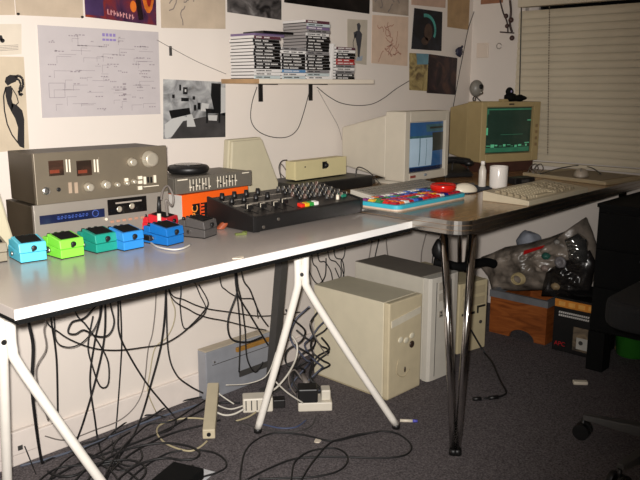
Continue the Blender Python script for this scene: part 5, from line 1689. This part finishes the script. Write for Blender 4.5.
floor_cable('black cable in a broad open loop on the carpet by trestle feet', [(240, 486), (241, 470), (245, 452), (256, 440), (275, 433), (304, 435), (332, 441), (357, 436), (381, 431), (398, 434), (409, 442), (411, 450), (402, 456), (379, 458), (347, 457), (318, 457), (294, 459), (270, 468), (246, 480)])
floor_cable('black cable crossing inside the broad loop, running off toward viewer', [(298, 488), (306, 472), (316, 458), (330, 443), (345, 438), (360, 434), (378, 432)], lift=.006)
floor_cable('black cable forming the small inner loop within the broad loop', [(291, 488), (292, 474), (295, 462), (306, 453), (320, 449), (334, 448), (344, 452), (348, 459), (344, 467), (333, 473), (312, 477), (285, 478), (258, 479)], lift=.004)
fl_ = [([(20, 500), (56, 476), (80, 463), (110, 452), (140, 441), (170, 428), (198, 412), (220, 403), (240, 403)], 'black cable running straight across the carpet tangle to the power strip'),
       ([(40, 498), (52, 476), (66, 460), (86, 448), (104, 440), (118, 428), (134, 418), (150, 415), (165, 417)], 'black cable hugging the skirting before the tangle'),
       ([(22, 500), (40, 480), (58, 468), (82, 465), (98, 464), (112, 472), (120, 484)], 'black cable bending toward viewer below trestle leg'),
       ([(80, 496), (96, 468), (118, 453), (140, 446), (165, 443), (188, 446), (199, 452), (196, 458), (182, 460), (164, 458), (140, 464), (120, 478), (110, 496)], 'black cable making a flattened loop before the black adapter'),
       ([(120, 492), (138, 472), (166, 454), (190, 450), (212, 452), (224, 459), (226, 467), (216, 473), (196, 480), (186, 496)], 'black cable rounding the paper piece beside black adapter'),
       ([(82, 444), (104, 438), (124, 430), (146, 420), (170, 405), (196, 398), (210, 396)], 'black cable lying along the wall to the grey case'),
       ([(60, 500), (88, 468), (118, 460), (138, 462), (146, 470), (140, 480), (126, 486)], 'black cable hooked in a curl in the tangle middle'),
       ([(96, 500), (110, 466), (124, 446), (136, 434), (150, 424), (172, 421), (190, 410), (206, 400)], 'black cable weaving diagonally through the carpet tangle'),
       ([(44, 462), (60, 455), (78, 452), (100, 458), (122, 468), (140, 482), (148, 498)], 'black cable crossing the others near the skirting'),
       ([(96, 488), (108, 474), (128, 456), (152, 442), (176, 432), (204, 425), (220, 420)], 'black cable running beside the beige curled lead'),
       ([(130, 432), (118, 440), (112, 452), (118, 462), (132, 466), (142, 458), (140, 448)], 'black cable coiled once under the doubled hanging cable')]
for i, (pp, lb) in enumerate(fl_):
    floor_cable(lb, pp, .0050 if i % 3 else .0058, lift=.003 * (i % 4))
floor_cable('blue grey flat cable along the skirting board', [(20, 466), (50, 458), (90, 445), (130, 428), (160, 417), (200, 404)], .006, mat('cable_slate', (84, 90, 104), .5, var=0))
floor_cable('blue lead lying on the carpet before the white multi plug', [(262, 424), (280, 428), (296, 427), (306, 420)], .004, mat('cable_navy', (70, 80, 110), .5, var=0))
# lead with a small plug by the chrome leg
pl = thing('power_lead', 'black power lead trailing over the carpet from the low tower', 'cable', onz(500, 380, 0))
MB().tube(spline([ony(471, 330, 1.62), onz(484, 352, .01), onz(492, 362, .005), onz(500, 380, .005), onz(506, 391, .005), onz(504, 395, .005), onz(497, 397, .005), onz(484, 398.5, .005)]), .0042).build('lead', RUBBER, pl, world=True)
a, b = onz(498, 397, .008), onz(489, 398, .008)
MB().cyl(a, b, .008, n=10).build('inline_switch', BLACK, pl, world=True)
a, b = onz(481, 398.5, .008), onz(473, 399, .008)
MB().cyl(a, b, .008, n=10).build('plug', BLACK, pl, world=True)
